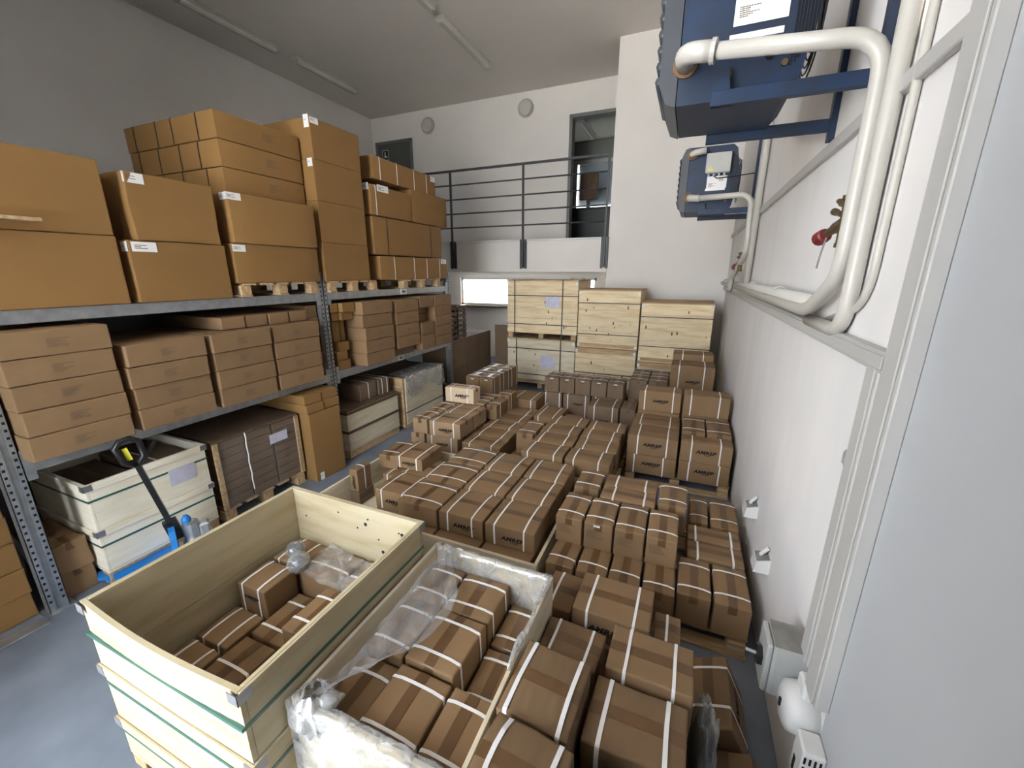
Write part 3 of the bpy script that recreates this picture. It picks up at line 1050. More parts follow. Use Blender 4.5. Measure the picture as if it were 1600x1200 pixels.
for i, nm in enumerate(('bottom', 'middle', 'top')):
    carton('long black-strapped carton, %s of three set back on top of the rack load' % nm, -5.28 - .02 * i, -3.95, 2.69, 3.565, zz, zz + .226, m='carton_shelf', rz=.0, bulge=.004,
           straps=('y', (.12, .35, .58, .82)), strapmat='strap_black', text=('right', .52, .66, .14))
    zz += .228
zz = 2.201
for i, h in enumerate((.42, .43, .41, .40)):
    carton('plain carton in the column of four on the upper shelf, %s from the bottom' % ORD[i], -4.52, -3.80, 3.575 + .004 * i, 4.30, zz, zz + h, **SH, rz=rnd.uniform(-.01, .01),
           stickers=(('right', .08, .93, .11, .06), ('front', .94, .90, .07, .12)) if i == 3 else ((('front', .94, .93, .07, .08),) if i == 2 else ()))
    zz += h
carton('long white-strapped carton lowest at the far end of the upper shelf', -4.6, -3.80, 4.50, 6.18, 2.201, 2.51, m='carton_shelf', straps=('x', (.17, .45, .66, .87)), rz=0, stickers=(('right', .93, .88, .16, .07),))
carton('wide bulging black-strapped carton second from bottom at the far shelf end', -4.6, -3.80, 4.42, 6.03, 2.527, 2.995, m='carton_shelf', straps=('x', (.17, .83)), strapmat='strap_black', rz=0, bulge=.01)
carton('short carton with red and white label at the far upper shelf end', -4.5, -3.80, 4.42, 5.28, 3.01, 3.37, m='carton_shelf', straps=('x', (.12,)), rz=.0, stickers=(('right', .28, .93, .22, .08), ('front', .9, .93, .1, .08)))
carton('plain square-faced carton right of the red-labelled one on the upper shelf', -4.5, -3.80, 5.29, 6.22, 3.01, 3.45, **SH, rz=0)
carton('long strapped carton topmost at the far end of the upper shelf', -4.45, -3.84, 4.55, 5.98, 3.455, 3.73, m='carton_shelf', straps=('x', (.12, .36, .6, .86)), rz=0, stickers=(('right', .95, .85, .12, .07),))

# ------------------------------------------------------------------ lower shelf cartons
ZL = 1.131
LX0, LX1 = -4.7, -3.70
G = ((.99, 1.535, 5, 'leftmost'), (1.57, 2.13, 4, 'second'), (2.17, 2.73, 4, 'third'), (2.755, 3.32, 4, 'fourth'))
for gy0, gy1, n, nm in G:
    for i in range(n):
        h = .1645
        jx = rnd.uniform(-.02, .015)
        carton('flat printed carton in the %s stack on the lower shelf, %s from the bottom' % (nm, ORD[i]), LX0 + jx, LX1 + jx, gy0 + rnd.uniform(-.005, .004), gy1 + rnd.uniform(-.004, .005),
               ZL + i * h, ZL + (i + 1) * h, m='carton', bulge=.0, rough=.003, text=('right', .40, .62, .11), group='flat printed cartons on the lower shelf', rz=rnd.uniform(-.012, .012))
for i in range(4):
    y0 = 2.36 + i * .235
    carton('slim carton lying across the %s flat stacks, %s from the left' % ('middle', ORD[i]), -4.75, -3.83 - .01 * (i % 2), y0, y0 + .23, 1.792, 1.905, m='carton', bulge=0, rz=0)
for i in range(6):
    carton('narrow carton in the dark gap left of the second upright, %s from the bottom' % ORD[i], -4.7, -3.90 - rnd.uniform(0, .03), 3.345, 3.50, ZL + i * .135, ZL + (i + 1) * .135, m='carton', bulge=0, rz=0)
for i in range(5):
    jx = rnd.uniform(-.015, .015)
    carton('flat carton in the nearest stack of the far bay, %s from the bottom' % ORD[i], LX0, LX1 + jx, 3.985, 4.555, ZL + i * .1625, ZL + (i + 1) * .1625, m='carton', bulge=0, text=('right', .45, .55, .08), smallprint=True,
           rz=rnd.uniform(-.015, .015), rough=.004)
carton('thin dark carton supporting the second stack in the far bay', -4.7, -3.78, 4.62, 5.10, ZL, 1.245, m='carton_grey', bulge=0, rz=0)
for i in range(4):
    carton('flat carton in the second stack of the far bay, %s from the bottom' % ORD[i], LX0, LX1, 4.625, 5.165, 1.246 + i * .17, 1.246 + (i + 1) * .17, m='carton', bulge=0, text=('right', .45, .55, .08), smallprint=True)
hz = ZL
for i, (h, sb) in enumerate(((.23, 0), (.19, 0), (.12, .14), (.11, .14), (.165, 0))):
    carton('carton in the third stack of the far bay, %s from the bottom' % ORD[i], LX0, LX1 - sb, 5.20, 5.57, hz, hz + h, m='carton', bulge=0, rz=0)
    hz += h
for i in range(5):
    carton('flat carton in the last stack beside the far upright, %s from the bottom' % ORD[i], LX0, LX1, 5.585, 6.10, ZL + i * .163, ZL + (i + 1) * .163, m='carton', bulge=0, text=('right', .45, .55, .08), smallprint=True)
# small mixed cartons at the near end of the far bay
sm = [('small carton at the top near corner of the far bay', -4.6, -3.86, 3.64, 3.76, 1.835, 1.945), ('small longer carton topmost beside the near flat stack of the far bay', -4.6, -3.80, 3.765, 3.975, 1.835, 1.945),
      ('small carton one below the top near corner of the far bay', -4.6, -3.88, 3.66, 3.77, 1.735, 1.834), ('small longer carton one below the top beside the near flat stack', -4.6, -3.84, 3.775, 3.975, 1.735, 1.834),
      ('upright small carton leaning left in the middle of the far bay heap', -4.5, -3.90, 3.67, 3.79, 1.475, 1.73), ('upright narrow carton right of the leaning one in the far bay heap', -4.5, -3.93, 3.82, 3.90, 1.475, 1.73),
      ('square small carton in the lower middle of the far bay heap', -4.5, -3.88, 3.72, 3.90, 1.355, 1.474), ('small carton second from the bottom of the far bay heap', -4.5, -3.88, 3.68, 3.86, 1.245, 1.354),
      ('small carton lowest in the far bay heap of mixed cartons', -4.5, -3.86, 3.68, 3.88, ZL, 1.244)]
for i, (lab, *c) in enumerate(sm):
    carton(lab, *c, m='carton_shelf', bulge=0, rz=0, rx=0)


# ------------------------------------------------------------------ crates


def knots(mb, n, x0, x1, z0, z1, y, r):
    for _ in range(n):
        cx, cz = r.uniform(x0, x1), r.uniform(z0, z1)
        a = r.uniform(.004, .012)
        pts = [(cx + a * math.cos(k * .785), cz + 1.4 * a * math.sin(k * .785)) for k in range(8)]
        mb.prism(pts, 'y', y - .0008, y)


def open_crate(label, x0, x1, y0, y1, zs, m='plywood', th=.018, feet=True, band='strap_green', bands=(), batten=.05, brackets=True, bow=0.0, name='plywood_crate', marks=False, battenmat=None):
    """open-topped crate of stacked collars: each wall of each collar is a board"""
    cx, cy = (x0 + x1) / 2, (y0 + y1) / 2
    t = thing(name, label, 'crate', (cx, cy, 0))
    a, b = (x1 - x0) / 2, (y1 - y0) / 2
    base = zs[0]
    MB().box(-a, a, -b, b, base - .02, base - .001).build('floor_board', m, t)
    if feet:
        for fx in (-a + .06, 0, a - .06):
            MB().box(fx - .05, fx + .05, -b, b, .001, base - .021, .003).build('runner', 'pine', t)
    for i in range(len(zs) - 1):
        z0, z1 = zs[i] + .0015, zs[i + 1] - .0015
        def bowed(u, v, s_):
            return 0
        for nm, X0, X1, Y0, Y1 in (('front', -a, a, -b, -b + th), ('back', -a, a, b - th, b), ('left', -a, -a + th, -b + th + .001, b - th - .001), ('right', a - th, a, -b + th + .001, b - th - .001)):
            if bow and nm == 'front' and i == len(zs) - 2:
                mb = MB()
                n = 12
                for s_, yo in ((0, 0), (1, th)):
                    pass
                vs = []
                for k in range(n + 1):
                    u = k / n
                    x = -a + 2 * a * u
                    off = bow * math.sin(math.pi * u)
                    vs += [(x, Y0 - off * .2, z0), (x, Y0 - off, z1), (x, Y1 - off, z1), (x, Y1 - off * .2, z0)]
                fs = []
                for k in range(n):
                    for q in range(4):
                        q2 = (q + 1) % 4
                        fs.append((k * 4 + q, k * 4 + q2, (k + 1) * 4 + q2, (k + 1) * 4 + q))
                fs += [(0, 1, 2, 3), (n * 4 + 3, n * 4 + 2, n * 4 + 1, n * 4)]
                MB().add(vs, fs).build('board', m, t, recalc=True)
            else:
                mb = MB().box(X0, X1, Y0, Y1, z0, z1, .002)
                mb.build('board', m, t)
        if batten:
            bz1 = zs[i + 1] - .002
            bz0 = bz1 - batten
            o = .012
            bmn = battenmat or m
            top_front = bow if (bow and i == len(zs) - 2) else 0
            if not top_front:
                MB().box(-a - o, a + o, -b - o, -b - .0005, bz0, bz1, .002).build('batten', bmn, t)
            MB().box(-a - o, a + o, b + .0005, b + o, bz0, bz1, .002).build('batten', bmn, t)
            MB().box(-a - o, -a - .0005, -b, b, bz0, bz1, .002).build('batten', bmn, t)
            MB().box(a + .0005, a + o, -b, b, bz0, bz1, .002).build('batten', bmn, t)
            if brackets:
                for sx in (-1, 1):
                    for sy in (-1, 1):
                        e = .002
                        xa, xb = sorted((sx * (a + o + e), sx * (a + o - .05)))
                        ya, yb = sorted((sy * (b + o + e), sy * (b + o)))
                        mb = MB().box(xa, xb, ya, yb, bz0 + .005, bz1)
                        xa, xb = sorted((sx * (a + o + e), sx * (a + o)))
                        ya, yb = sorted((sy * (b + o + e), sy * (b + o - .05)))
                        mb.box(xa, xb, ya, yb, bz0 + .005, bz1)
                        mb.build('corner_bracket', 'bracket_steel', t)
    for z in bands:
        o = .0035 + (bow if z > zs[-2] else 0) * .0
        mb = MB()
        w_ = .016
        q = .003
        mb.box(-a - q, a + q, -b - q - bow * (.5 if z > zs[-2] else 0), -b - .0005, z, z + w_).box(-a - q, a + q, b + .0005, b + q, z, z + w_)
        mb.box(-a - q, -a - .0005, -b, b, z, z + w_).box(a + .0005, a + q, -b, b, z, z + w_)
        mb.build('band', band, t)
    return t


# crate with the pallet truck, on the floor below the lower shelf
c1 = open_crate('open plywood crate with green bands below the lower shelf, behind the pallet truck', -4.7, -3.80, 1.20, 2.0, (.13, .47, .84), m='plywood_white', bands=(.33, .70))
MB().box(.4525, .4545, .10, .30, .58, .72).build('paper_label', 'paper_lilac', c1)
carton('dark strapped carton inside the open crate behind the pallet truck, near one', -4.6, -3.86, 1.24, 1.58, .14, .74, m='carton_grey', tape='x')
carton('dark strapped carton inside the open crate behind the pallet truck, far one', -4.6, -3.86, 1.60, 1.95, .14, .78, m='carton_grey', straps=('x', (.3,)))

# wrapped pallet of thin cartons with wooden frame
t = thing('wrapped_pallet_frame', 'wooden top board, corner posts and film around the stacked thin cartons under the shelf', 'crate', (-4.25, 2.51, 0))
MB().box(-.45, .45, -.44, .44, .80, .825, .003).build('top_board', 'wood_dark', t)
for sx in (-1, 1):
    for sy in (-1, 1):
        MB().box(sx * .445 - .012, sx * .445 + .012, sy * .425 - .02, sy * .425 + .02, .13, .80).build('corner_post', 'pine', t)
MB().grid(lambda u, v: (.463 + .006 * noise.noise(Vector((u * 7, v * 7, 0))), -.44 + .88 * u, .13 + .67 * v), 16, 12).build('film', 'film_clear', t, smooth=True)
MB().box(.470, .472, .08, .28, .60, .70).build('paper_label', 'paper_lilac', t)
mb = MB().tube([(.473 + .002 * math.sin(k), -.16 + .004 * math.sin(k * 2.1), .82 - k * .06) for k in range(11)], .006, 5)
mb.build('cord', 'strap_white', t)
pallet('pine pallet under the wrapped stack of thin cartons below the lower shelf', -4.7, -3.80, 2.07, 2.95, 0, .13, 'x')
for i in range(8):
    for j in range(3):
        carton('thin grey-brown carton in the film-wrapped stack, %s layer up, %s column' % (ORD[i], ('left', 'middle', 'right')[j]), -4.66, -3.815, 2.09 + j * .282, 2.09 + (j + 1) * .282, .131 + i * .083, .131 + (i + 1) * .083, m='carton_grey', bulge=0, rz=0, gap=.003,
               group='thin cartons in the wrapped stack', rough=.001)
# tall carton and small ones on it
carton('tall upright carton with a white label low on its face, under the shelf', -4.5, -3.64, 3.0, 3.42, .0, .81, **SH, rz=-.06, stickers=(('right', .18, .06, .05, .09),))
for i in range(2):
    for j in range(2):
        carton('small flat carton on the tall upright carton, %s layer, %s side' % (('lower', 'upper')[i], ('near', 'far')[j]), -4.5, -3.64 - .02 * i, 2.98 + j * .225, 2.98 + (j + 1) * .225, .815 + i * .1, .914 + i * .1, m='carton_shelf', bulge=0, rz=-.05)
# two-tier cream crate with strapped cartons
open_crate('cream two-tier crate with brown rims under the far bay, carrying cartons', -4.7, -3.75, 3.60, 4.58, (.12, .37, .62), m='plywood_pale', battenmat='wood_dark', brackets=False, batten=.035)
MB().box(-.475, .475, -.49, .49, 0, .012).build('crate_lid', 'wood_dark', loc=(-4.225, 4.09, .621))
tag(bpy.data.objects['crate_lid'], 'dark flat lid lying on the cream two-tier crate', 'lid')
carton('dark strapped carton on the cream two-tier crate, left one', -4.55, -3.86, 3.98, 4.30, .636, .86, m='carton_grey', straps=('x', (.5,)), rz=.0)
carton('dark strapped carton on the cream two-tier crate, right one', -4.55, -3.84, 4.31, 4.54, .636, .86, m='carton_grey', straps=('x', (.3, .8)), rz=.0)
t = open_crate('cream crate half wrapped in loose film beside the far rack upright', -4.7, -3.74, 4.76, 5.76, (.08, .25, .78), m='plywood_pale', brackets=False, batten=.0, bands=(.24,), band='strap_black', feet=True)
MB().box(-.48, .48, -.5, .5, .781, .80, .003).build('lid', 'wood_dark', t)
MB().box(-.47, .47, -.55, -.51, .02, .79, .003).build('side_board', 'pine', t)


def drape(u, v):
    # over the lid then down the front face
    s_ = v * .62
    y = -.5 + u * 1.02
    if s_ < .35:
        p = Vector((.14 + s_, y, .806))
    else:
        p = Vector((.492 + .03 * (s_ - .35) / .27, y, .806 - (s_ - .35) * (1 + .25 * math.sin(u * 9))))
    n_ = noise.noise(Vector((u * 6, v * 6, 3)))
    return p + Vector((.012 * n_ if s_ > .35 else 0, 0, .008 * abs(n_)))


MB().grid(drape, 26, 16).build('film', 'film_thick', t, smooth=True)

# cartons at the lower left, beside and before the first upright
for i in range(6):
    carton('flat carton stacked left of the first upright, %s from the floor' % ORD[i], -4.8, -3.92 - rnd.uniform(0, .03), .25, .86, .002 + i * .19, .002 + (i + 1) * .19, m='carton_shelf', bulge=.002, rough=.006, rz=rnd.uniform(-.02, .02))
carton('crumpled taped carton on the floor right of the first upright, lower one', -4.5, -3.93, .985, 1.185, 0, .20, m='carton', tape='x', rough=.012, rz=0)
carton('crumpled taped carton on the floor right of the first upright, upper one', -4.5, -3.92, .985, 1.185, .205, .42, m='carton', tape='x', rough=.02, bulge=.012, rz=0)

# ------------------------------------------------------------------ pallet truck
t = thing('pallet_truck', 'blue hand pallet truck with black handle standing at the pale crate', 'pallet truck', (-3.57, 1.53, 0), (0, 0, math.radians(65)))
for s_ in (-1, 1):
    f = MB().prism([(-.47, s_ * .155 - .045), (-.42, s_ * .155 - .07), (.02, s_ * .155 - .07), (.02, s_ * .155 + .07), (-.42, s_ * .155 + .07), (-.47, s_ * .155 + .045)], 'z', .055, .085).build('fork', 'jack_blue', t, recalc=True)
    MB().box(-.42, .0, s_ * .155 - .07, s_ * .155 - .063, .03, .056).box(-.42, .0, s_ * .155 + .063, s_ * .155 + .07, .03, .056).build('fork_flange', 'jack_blue', f)
    MB().tube([(-.36, s_ * .155 - .03, .035), (-.36, s_ * .155 + .03, .035)], .034, 12).build('roller', 'black_plastic', t)
MB().prism([(-.225, .085), (.225, .085), (.2, .16), (.12, .22), (.10, .30), (.06, .35), (0, .365), (-.06, .35), (-.10, .30), (-.12, .22), (-.2, .16)], 'x', -.02, .02).build('fork_carriage', 'jack_blue', t, recalc=True)
MB().tube([(.12, 0, .13), (.12, 0, .17), (.12, 0, .18), (.12, 0, .36), (.12, 0, .37)], [.07, .07, .055, .055, .03], 16).build('pump_body', 'aluminium', t)
MB().tube([(.10, .0, .36), (.10, 0, .40), (.10, 0, .425)], [.032, .032, .018], 12).build('ram_cap', 'jack_blue', t, smooth=True)
MB().box(.05, .25, -.10, .10, .18, .22, .01).box(.17, .24, -.05, .05, .2, .33, .015).build('pump_bracket', 'aluminium', t)
MB().prism([(.02, -.16), (.26, -.10), (.29, 0), (.26, .10), (.02, .16)], 'z', .10, .125).build('base_plate', 'aluminium', t, recalc=True)
for s_ in (-1, 1):
    MB().tube([(.15, s_ * .055 - .03, .09), (.15, s_ * .055 + .03, .09)], .09, 18).build('steer_wheel', 'black_plastic', t)
# handle: shaft leaning back towards the camera side
h0, h1 = Vector((.03, .03, .24)), Vector((-.09, -.02, .94))
MB().bar(h0, h0 + (h1 - h0) * .25, .09, .05).build('handle_foot', 'black_plastic', t)
MB().bar(h0 + (h1 - h0) * .2, h1, .035, .05).build('handle_shaft', 'black_plastic', t)
hd = (h1 - h0).normalized()
sd_ = Vector((0.9, .35, .1)).normalized()
lp = [h1, h1 + hd * .05 + sd_ * .06, h1 + hd * .17 + sd_ * .07, h1 + hd * .21 + sd_ * .03, h1 + hd * .21 - sd_ * .03, h1 + hd * .17 - sd_ * .07, h1 + hd * .05 - sd_ * .06, h1]
MB().tube(lp, .022, 10).build('handle_loop', 'black_plastic', t, smooth=True)
MB().bar(h1 + hd * .05 - Vector((.022, 0, .0)), h1 + hd * .15 - Vector((.022, 0, 0)), .03, .012).build('grip_mark', 'yellow', t)
MB().bar(h1 + hd * .02 + sd_ * .05, h1 + hd * .13 + sd_ * .16, .015, .02).build('release_lever', 'black_plastic', t)

# ------------------------------------------------------------------ tall closed crates at the back


def closed_crate(label, x0, x1, y0, y1, z0, z1, foot=.09, bands_z=(), bands_x=(), m='plywood', name='plywood_crate', sticker=None, rails=(), marks=6, bandmat='strap_black'):
    cx, cy = (x0 + x1) / 2, (y0 + y1) / 2
    t = thing(name, label, 'crate', (cx, cy, z0))
    a, b, H = (x1 - x0) / 2, (y1 - y0) / 2, z1 - z0
    r = random.Random(label)
    if foot:
        for fx in (-a + .06, 0, a - .06):
            MB().box(fx - .05, fx + .05, -b, b, .001, foot - .001, .003).build('runner', 'pine', t)
    cuts = [foot] + [foot + (H - .022 - foot) * q for q in rails] + [H - .022]
    for q0, q1 in zip(cuts[:-1], cuts[1:]):
        MB().box(-a, a, -b, -b + .02, q0 + .0012, q1 - .0012, .002).build('board', m, t)
        MB().box(-a, a, b - .02, b, q0 + .0012, q1 - .0012, .002).build('board', m, t)
        MB().box(-a, -a + .02, -b + .021, b - .021, q0 + .0012, q1 - .0012, .002).build('board', m, t)
        MB().box(a - .02, a, -b + .021, b - .021, q0 + .0012, q1 - .0012, .002).build('board', m, t)
    MB().box(-a - .012, a + .012, -b - .012, b + .012, H - .021, H, .002).build('lid', 'pine', t)
    for z, h in ((H - .10, .075), (foot + .02, .06)):
        MB().box(-a, a, -b - .012, -b - .0005, z, z + h, .002).build('batten', 'pine' if r.random() < .5 else m, t)
        for sx in (-1, 1):
            xa, xb = sorted((sx * (a + .001), sx * (a - .045)))
            MB().box(xa, xb, -b - .015, -b - .0125, z + .008, z + h - .008).build('corner_bracket', 'paper', t)
    for z in bands_z:
        MB().box(-a - .014, a + .014, -b - .017, -b - .0145, z, z + .014).build('band', bandmat, t)
    for x in bands_x:
        MB().box(x - .009, x + .009, -b - .021, -b - .0185, 0.02, H + .002).build('band', bandmat, t)
        MB().box(x - .009, x + .009, -b - .02, b + .02, H + .001, H + .0035).build('band', bandmat, t)
    mb = MB()
    for _ in range(marks):
        px, pz = r.uniform(-a * .9, a * .9), r.uniform(foot + .12, H - .14)
        e = r.uniform(.008, .02)
        mb.prism([(px + e * .7 * math.cos(k * .785), pz + 1.8 * e * math.sin(k * .785)) for k in range(8)], 'y', -b - .001, -b - .0002)
    k_ = mb.build('knots', 'knot', t, recalc=True)
    k_['kind'] = 'stuff'
    if sticker:
        sx, sz, w_, h_ = sticker
        MB().box(sx - w_ / 2, sx + w_ / 2, -b - .004, -b - .001, sz - h_ / 2, sz + h_ / 2).build('paper_label', 'paper_lilac', t)
    return t


CY = 7.57
closed_crate('tall pale crate standing on another at the back left, upper one with lilac label', -3.30, -1.88, CY, CY + 1.05, 1.04, 2.16, .10, (.27, .82), (-.55, .42), sticker=(.22, .72, .28, .22), rails=(.3, .78))
closed_crate('tall pale crate at the back left, lower one with lilac label', -3.30, -1.90, CY, CY + 1.05, .02, 1.035, .10, (.28, .80), (-.50, .42), m='plywood_pale', sticker=(.16, .56, .30, .26), rails=(.32, .8))
closed_crate('knotty pale crate in the middle of the back row, upper one', -1.865, -.765, CY + .03, CY + 1.0, .93, 2.0, .0, (.25, .82), (), sticker=None, rails=(.3, .8), marks=14)
closed_crate('pale crate in the middle of the back row, lower one', -1.885, -.77, CY, CY + 1.0, .02, .925, .09, (.42,), (), m='plywood', sticker=None, rails=(.45,))
closed_crate('reddish crate at the back right against the wall pier, upper one', -.735, .42, CY + .02, CY + .95, .74, 1.80, .0, (.28, .80), (), rails=(.3, .82))
closed_crate('pale crate at the back right, lower one mostly hidden by cartons', -.735, .40, CY, CY + .95, .02, .735, .09, (.55,), (), m='plywood_pale', rails=(.6,))
o = MB().box(-.12, .12, -.1, .1, 0, .14, .004).build('wood_offcut', 'plywood', loc=(-1.58, 8.72, 2.165))
bpy.data.objects.remove(o, do_unlink=True)

# cartons and frames beyond the rack, below the gallery
for i in range(2):
    for j in range(3):
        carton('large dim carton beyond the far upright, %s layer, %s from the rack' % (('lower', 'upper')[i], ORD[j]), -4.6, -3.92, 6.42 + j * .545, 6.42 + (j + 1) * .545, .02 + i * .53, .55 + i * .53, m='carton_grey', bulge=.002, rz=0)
for k, (yy, lab) in enumerate(((6.48, 'dark slatted wooden frame on the dim cartons, nearer one'), (6.82, 'dark slatted wooden frame on the dim cartons, farther one'))):
    t = thing('slatted_frame', lab, 'crate', (-4.25, yy, 1.085))
    hh = .62 - .06 * k
    for sx in (-1, 1):
        for sy in (-1, 1):
            MB().box(sx * .30 - .02, sx * .30 + .02, sy * .13 - .02, sy * .13 + .02, 0, hh).build('post', 'wood_dark', t)
    for i in range(6):
        z = .03 + i * (hh - .1) / 5
        MB().box(.32, .335, -.15, .15, z, z + .06, .002).build('slat', 'wood_dark', t)
        MB().box(-.32, .32, -.165, -.15, z, z + .06, .002).build('slat', 'wood_dark', t)
    MB().box(-.33, .34, -.16, .16, hh, hh + .02).build('top_board', 'wood_dark', t)
carton('dark upright carton behind the dim cartons, left of the pale crates', -3.85, -3.42, 8.1, 8.6, 0.02, 1.2, m='carton_grey', bulge=.002, rz=0)

# ------------------------------------------------------------------ floor pallets and cartons
Y2 = dict(straps=('y', (.18, .78)), tape='x')
X2 = dict(straps=('x', (.2, .8)), tape='y')

# left-hand block (far left in the aisle)
pallet('pallet under the left block of branded cartons beside the aisle', -3.0, -1.8, 4.05, 5.35, 0, .13, 'x')
grp = 'strapped cartons of the left block'
for j, (y0, y1) in enumerate(((3.90, 4.25), (4.26, 4.62))):
    rw = ('front', 'second')[j]
    carton('narrow carton at the aisle corner of the left block, upper layer, %s row' % rw, -3.0, -2.78, y0, y1, .375, .565, m='carton_lit', **X2)
    carton('branded carton, upper layer of the left block, %s row' % rw, -2.76, -2.32, y0, y1, .375, .565, m='carton_lit', **Y2, logo=('front', .52, .45, .20) if j == 0 else None)
    carton('narrow carton at the aisle corner of the left block, middle layer, %s row' % rw, -3.04, -2.83, y0 + .0, y1, .185, .373, m='carton_lit', **X2)
    carton('branded carton, middle layer of the left block, %s row' % rw, -2.81, -2.36, y0, y1, .185, .373, m='carton_lit', **Y2, logo=('front', .5, .45, .18) if j == 0 else None)
for i, (x0, x1) in enumerate(((-3.04, -2.84), (-2.83, -2.63), (-2.62, -2.38))):
    carton('low carton at the foot of the left block, %s from the aisle' % ORD[i], x0, x1, 3.88, 4.03, .002, .182, tape='y', bulge=.002, m='carton_lit')
for j in range(5):
    y0 = 3.90 + j * .295
    carton('flat carton in the low row right of the left block, %s from the front' % ORD[j], -2.31 - .008 * j, -1.80 - .01 * j, y0, y0 + .29, .131 if j else .0, .355, **Y2, rz=rnd.uniform(-.01, .01), rough=.003)
carton('branded pale carton standing alone on top of the left block', -2.98, -2.53, 4.64, 4.86, .567, .775, m='carton_pale', **Y2, logo=('front', .58, .45, .22), rz=.02)
for i, (x0, x1) in enumerate(((-3.0, -2.76), (-2.75, -2.40))):
    for j in range(2):
        carton('carton beneath the lone pale branded one, %s, %s of two' % (('left column', 'right column')[i], ('nearer', 'farther')[j]), x0, x1, 4.64 + j * .30, 4.93 + j * .30, .131, .565, **X2)
carton('upright strapped carton right of the lone pale branded one', -2.39, -2.22, 4.72, 5.10, .355, .56, straps=('x', (.3,)), tape='y')
carton('upright strapped carton farther right behind the lone branded one', -2.41, -2.21, 5.12, 5.42, .33, .60, straps=('x', (.3,)), tape='y')
pallet('pallet under the rear left block of cartons', -3.1, -2.4, 5.32, 6.45, 0, .13, 'x')
for i in range(2):
    for j in range(3):
        carton('carton in the rear left block, upper layer, %s column, %s row' % (('left', 'right')[i], ORD[j]), -3.02 + i * .232, -3.02 + (i + 1) * .232, 5.30 + j * .335, 5.63 + j * .335, .455, .77, **X2, rz=0,
               stickers=(('front', .5, .9, .05, .02),))
        carton('carton in the rear left block, lower layer, %s column, %s row' % (('left', 'right')[i], ORD[j]), -3.02 + i * .232, -3.02 + (i + 1) * .232, 5.30 + j * .335, 5.63 + j * .335, .131, .454, tape='y', rz=0)

# centre block
pallet('pallet under the centre block of flat cartons', -1.72, -.50, 3.72, 4.93, 0, .13, 'x')
for k, (x0, x1, cn) in enumerate(((-1.465, -1.0, 'left'), (-.99, -.53, 'right'))):
    for j in range(4):
        y0 = 3.68 + j * .308
        carton('flat strapped carton on the centre block, %s column, %s from the front' % (cn, ORD[j]), x0 + .015 * (j % 2), x1 + .015 * (j % 2), y0, y0 + .305, .31, .488, **Y2, rz=rnd.uniform(-.015, .015), rough=.004, bulge=.012)
        if j in (0, 3) or k == 1:
            carton('flat carton in the centre block, lower layer, %s column, %s from the front' % (cn, ORD[j]), x0, x1, y0, y0 + .305, .131, .309, straps=('y', (.2, .8)), rz=0)
carton('pale-faced carton at the left edge of the centre block', -1.70, -1.48, 4.12, 4.60, .30, .49, **X2)
carton('carton beneath the pale-faced one at the left edge of the centre block', -1.70, -1.48, 4.12, 4.60, .131, .299, tape='y')
carton('low dark carton in the gap left of the centre block front', -1.72, -1.49, 3.74, 4.08, .131, .27, tape='y')

# back centre group
pallet('pallet under the back centre row of five cartons', -2.0, -.72, 5.72, 6.35, 0, .13, 'x')
for i in range(5):
    x0 = -1.95 + i * .2445
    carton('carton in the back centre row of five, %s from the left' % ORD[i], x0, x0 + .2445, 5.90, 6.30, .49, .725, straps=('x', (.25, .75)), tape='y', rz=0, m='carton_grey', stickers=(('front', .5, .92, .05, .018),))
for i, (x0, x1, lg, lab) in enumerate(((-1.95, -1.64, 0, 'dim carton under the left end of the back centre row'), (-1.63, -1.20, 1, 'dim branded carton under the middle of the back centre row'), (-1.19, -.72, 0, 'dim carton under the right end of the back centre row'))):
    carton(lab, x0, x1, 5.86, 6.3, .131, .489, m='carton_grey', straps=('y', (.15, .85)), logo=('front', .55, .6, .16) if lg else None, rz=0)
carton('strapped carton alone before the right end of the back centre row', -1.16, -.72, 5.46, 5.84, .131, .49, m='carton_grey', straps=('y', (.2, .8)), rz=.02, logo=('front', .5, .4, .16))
carton('low flat strapped carton before the left end of the back centre row', -1.85, -1.47, 5.12, 5.62, .2, .35, m='carton', straps=('y', (.2, .8)), rz=0)
carton('small flat carton right of the low flat strapped one at the back', -1.45, -1.18, 5.14, 5.44, .15, .33, m='carton', rz=0)
pallet('low pallet under the two flat cartons before the back row', -1.9, -1.15, 5.05, 5.70, 0, .15, 'x')
t_ = open_crate('low plywood tray crate behind the left block, holding one dark carton', -2.45, -1.86, 5.42, 6.02, (.08, .32), m='plywood', bands=(), brackets=False, batten=0)
carton('dark strapped carton in the low tray crate behind the left block', -2.40, -1.92, 5.46, 5.96, .082, .45, m='carton', straps=('y', (.25, .8)), rz=0)

# right wall stacks
pallet('pallet with a thick front plank under the wall stacks', -.47, .60, 4.37, 5.45, 0, .14, 'x')
for nm, x0, x1, ys in (('left', -.462, .068, ((4.34, 4.73), (4.74, 5.12))), ('right', .082, .585, ((4.36, 4.585),))):
    for j, (y0, y1) in enumerate(ys):
        for i in range(2):
            carton('branded carton in the %s wall stack, %s layer, %s row' % (nm, ('bottom', 'top')[i], ('front', 'rear')[j]), x0, x1, y0, y1, .142 + i * .222, .142 + (i + 1) * .222, straps=('y', (.19, .78)), tape='x',
                   logo=('front', .5, .55, .20) if j == 0 else None, rz=0, bulge=.004 if i == 0 else .008)
for i, (x0, x1) in enumerate(((.088, .33), (.335, .585))):
    for k in range(2):
        carton('strapped carton behind the right wall stack, %s side, %s layer' % (('left', 'right')[i], ('bottom', 'top')[k]), x0, x1, 4.60, 5.10, .142 + k * .238, .142 + (k + 1) * .238, **X2, rz=0, bulge=.008 if k else .002)
pallet('pallet under the second row of wall cartons', -.5, .6, 5.46, 6.0, 0, .14, 'x')
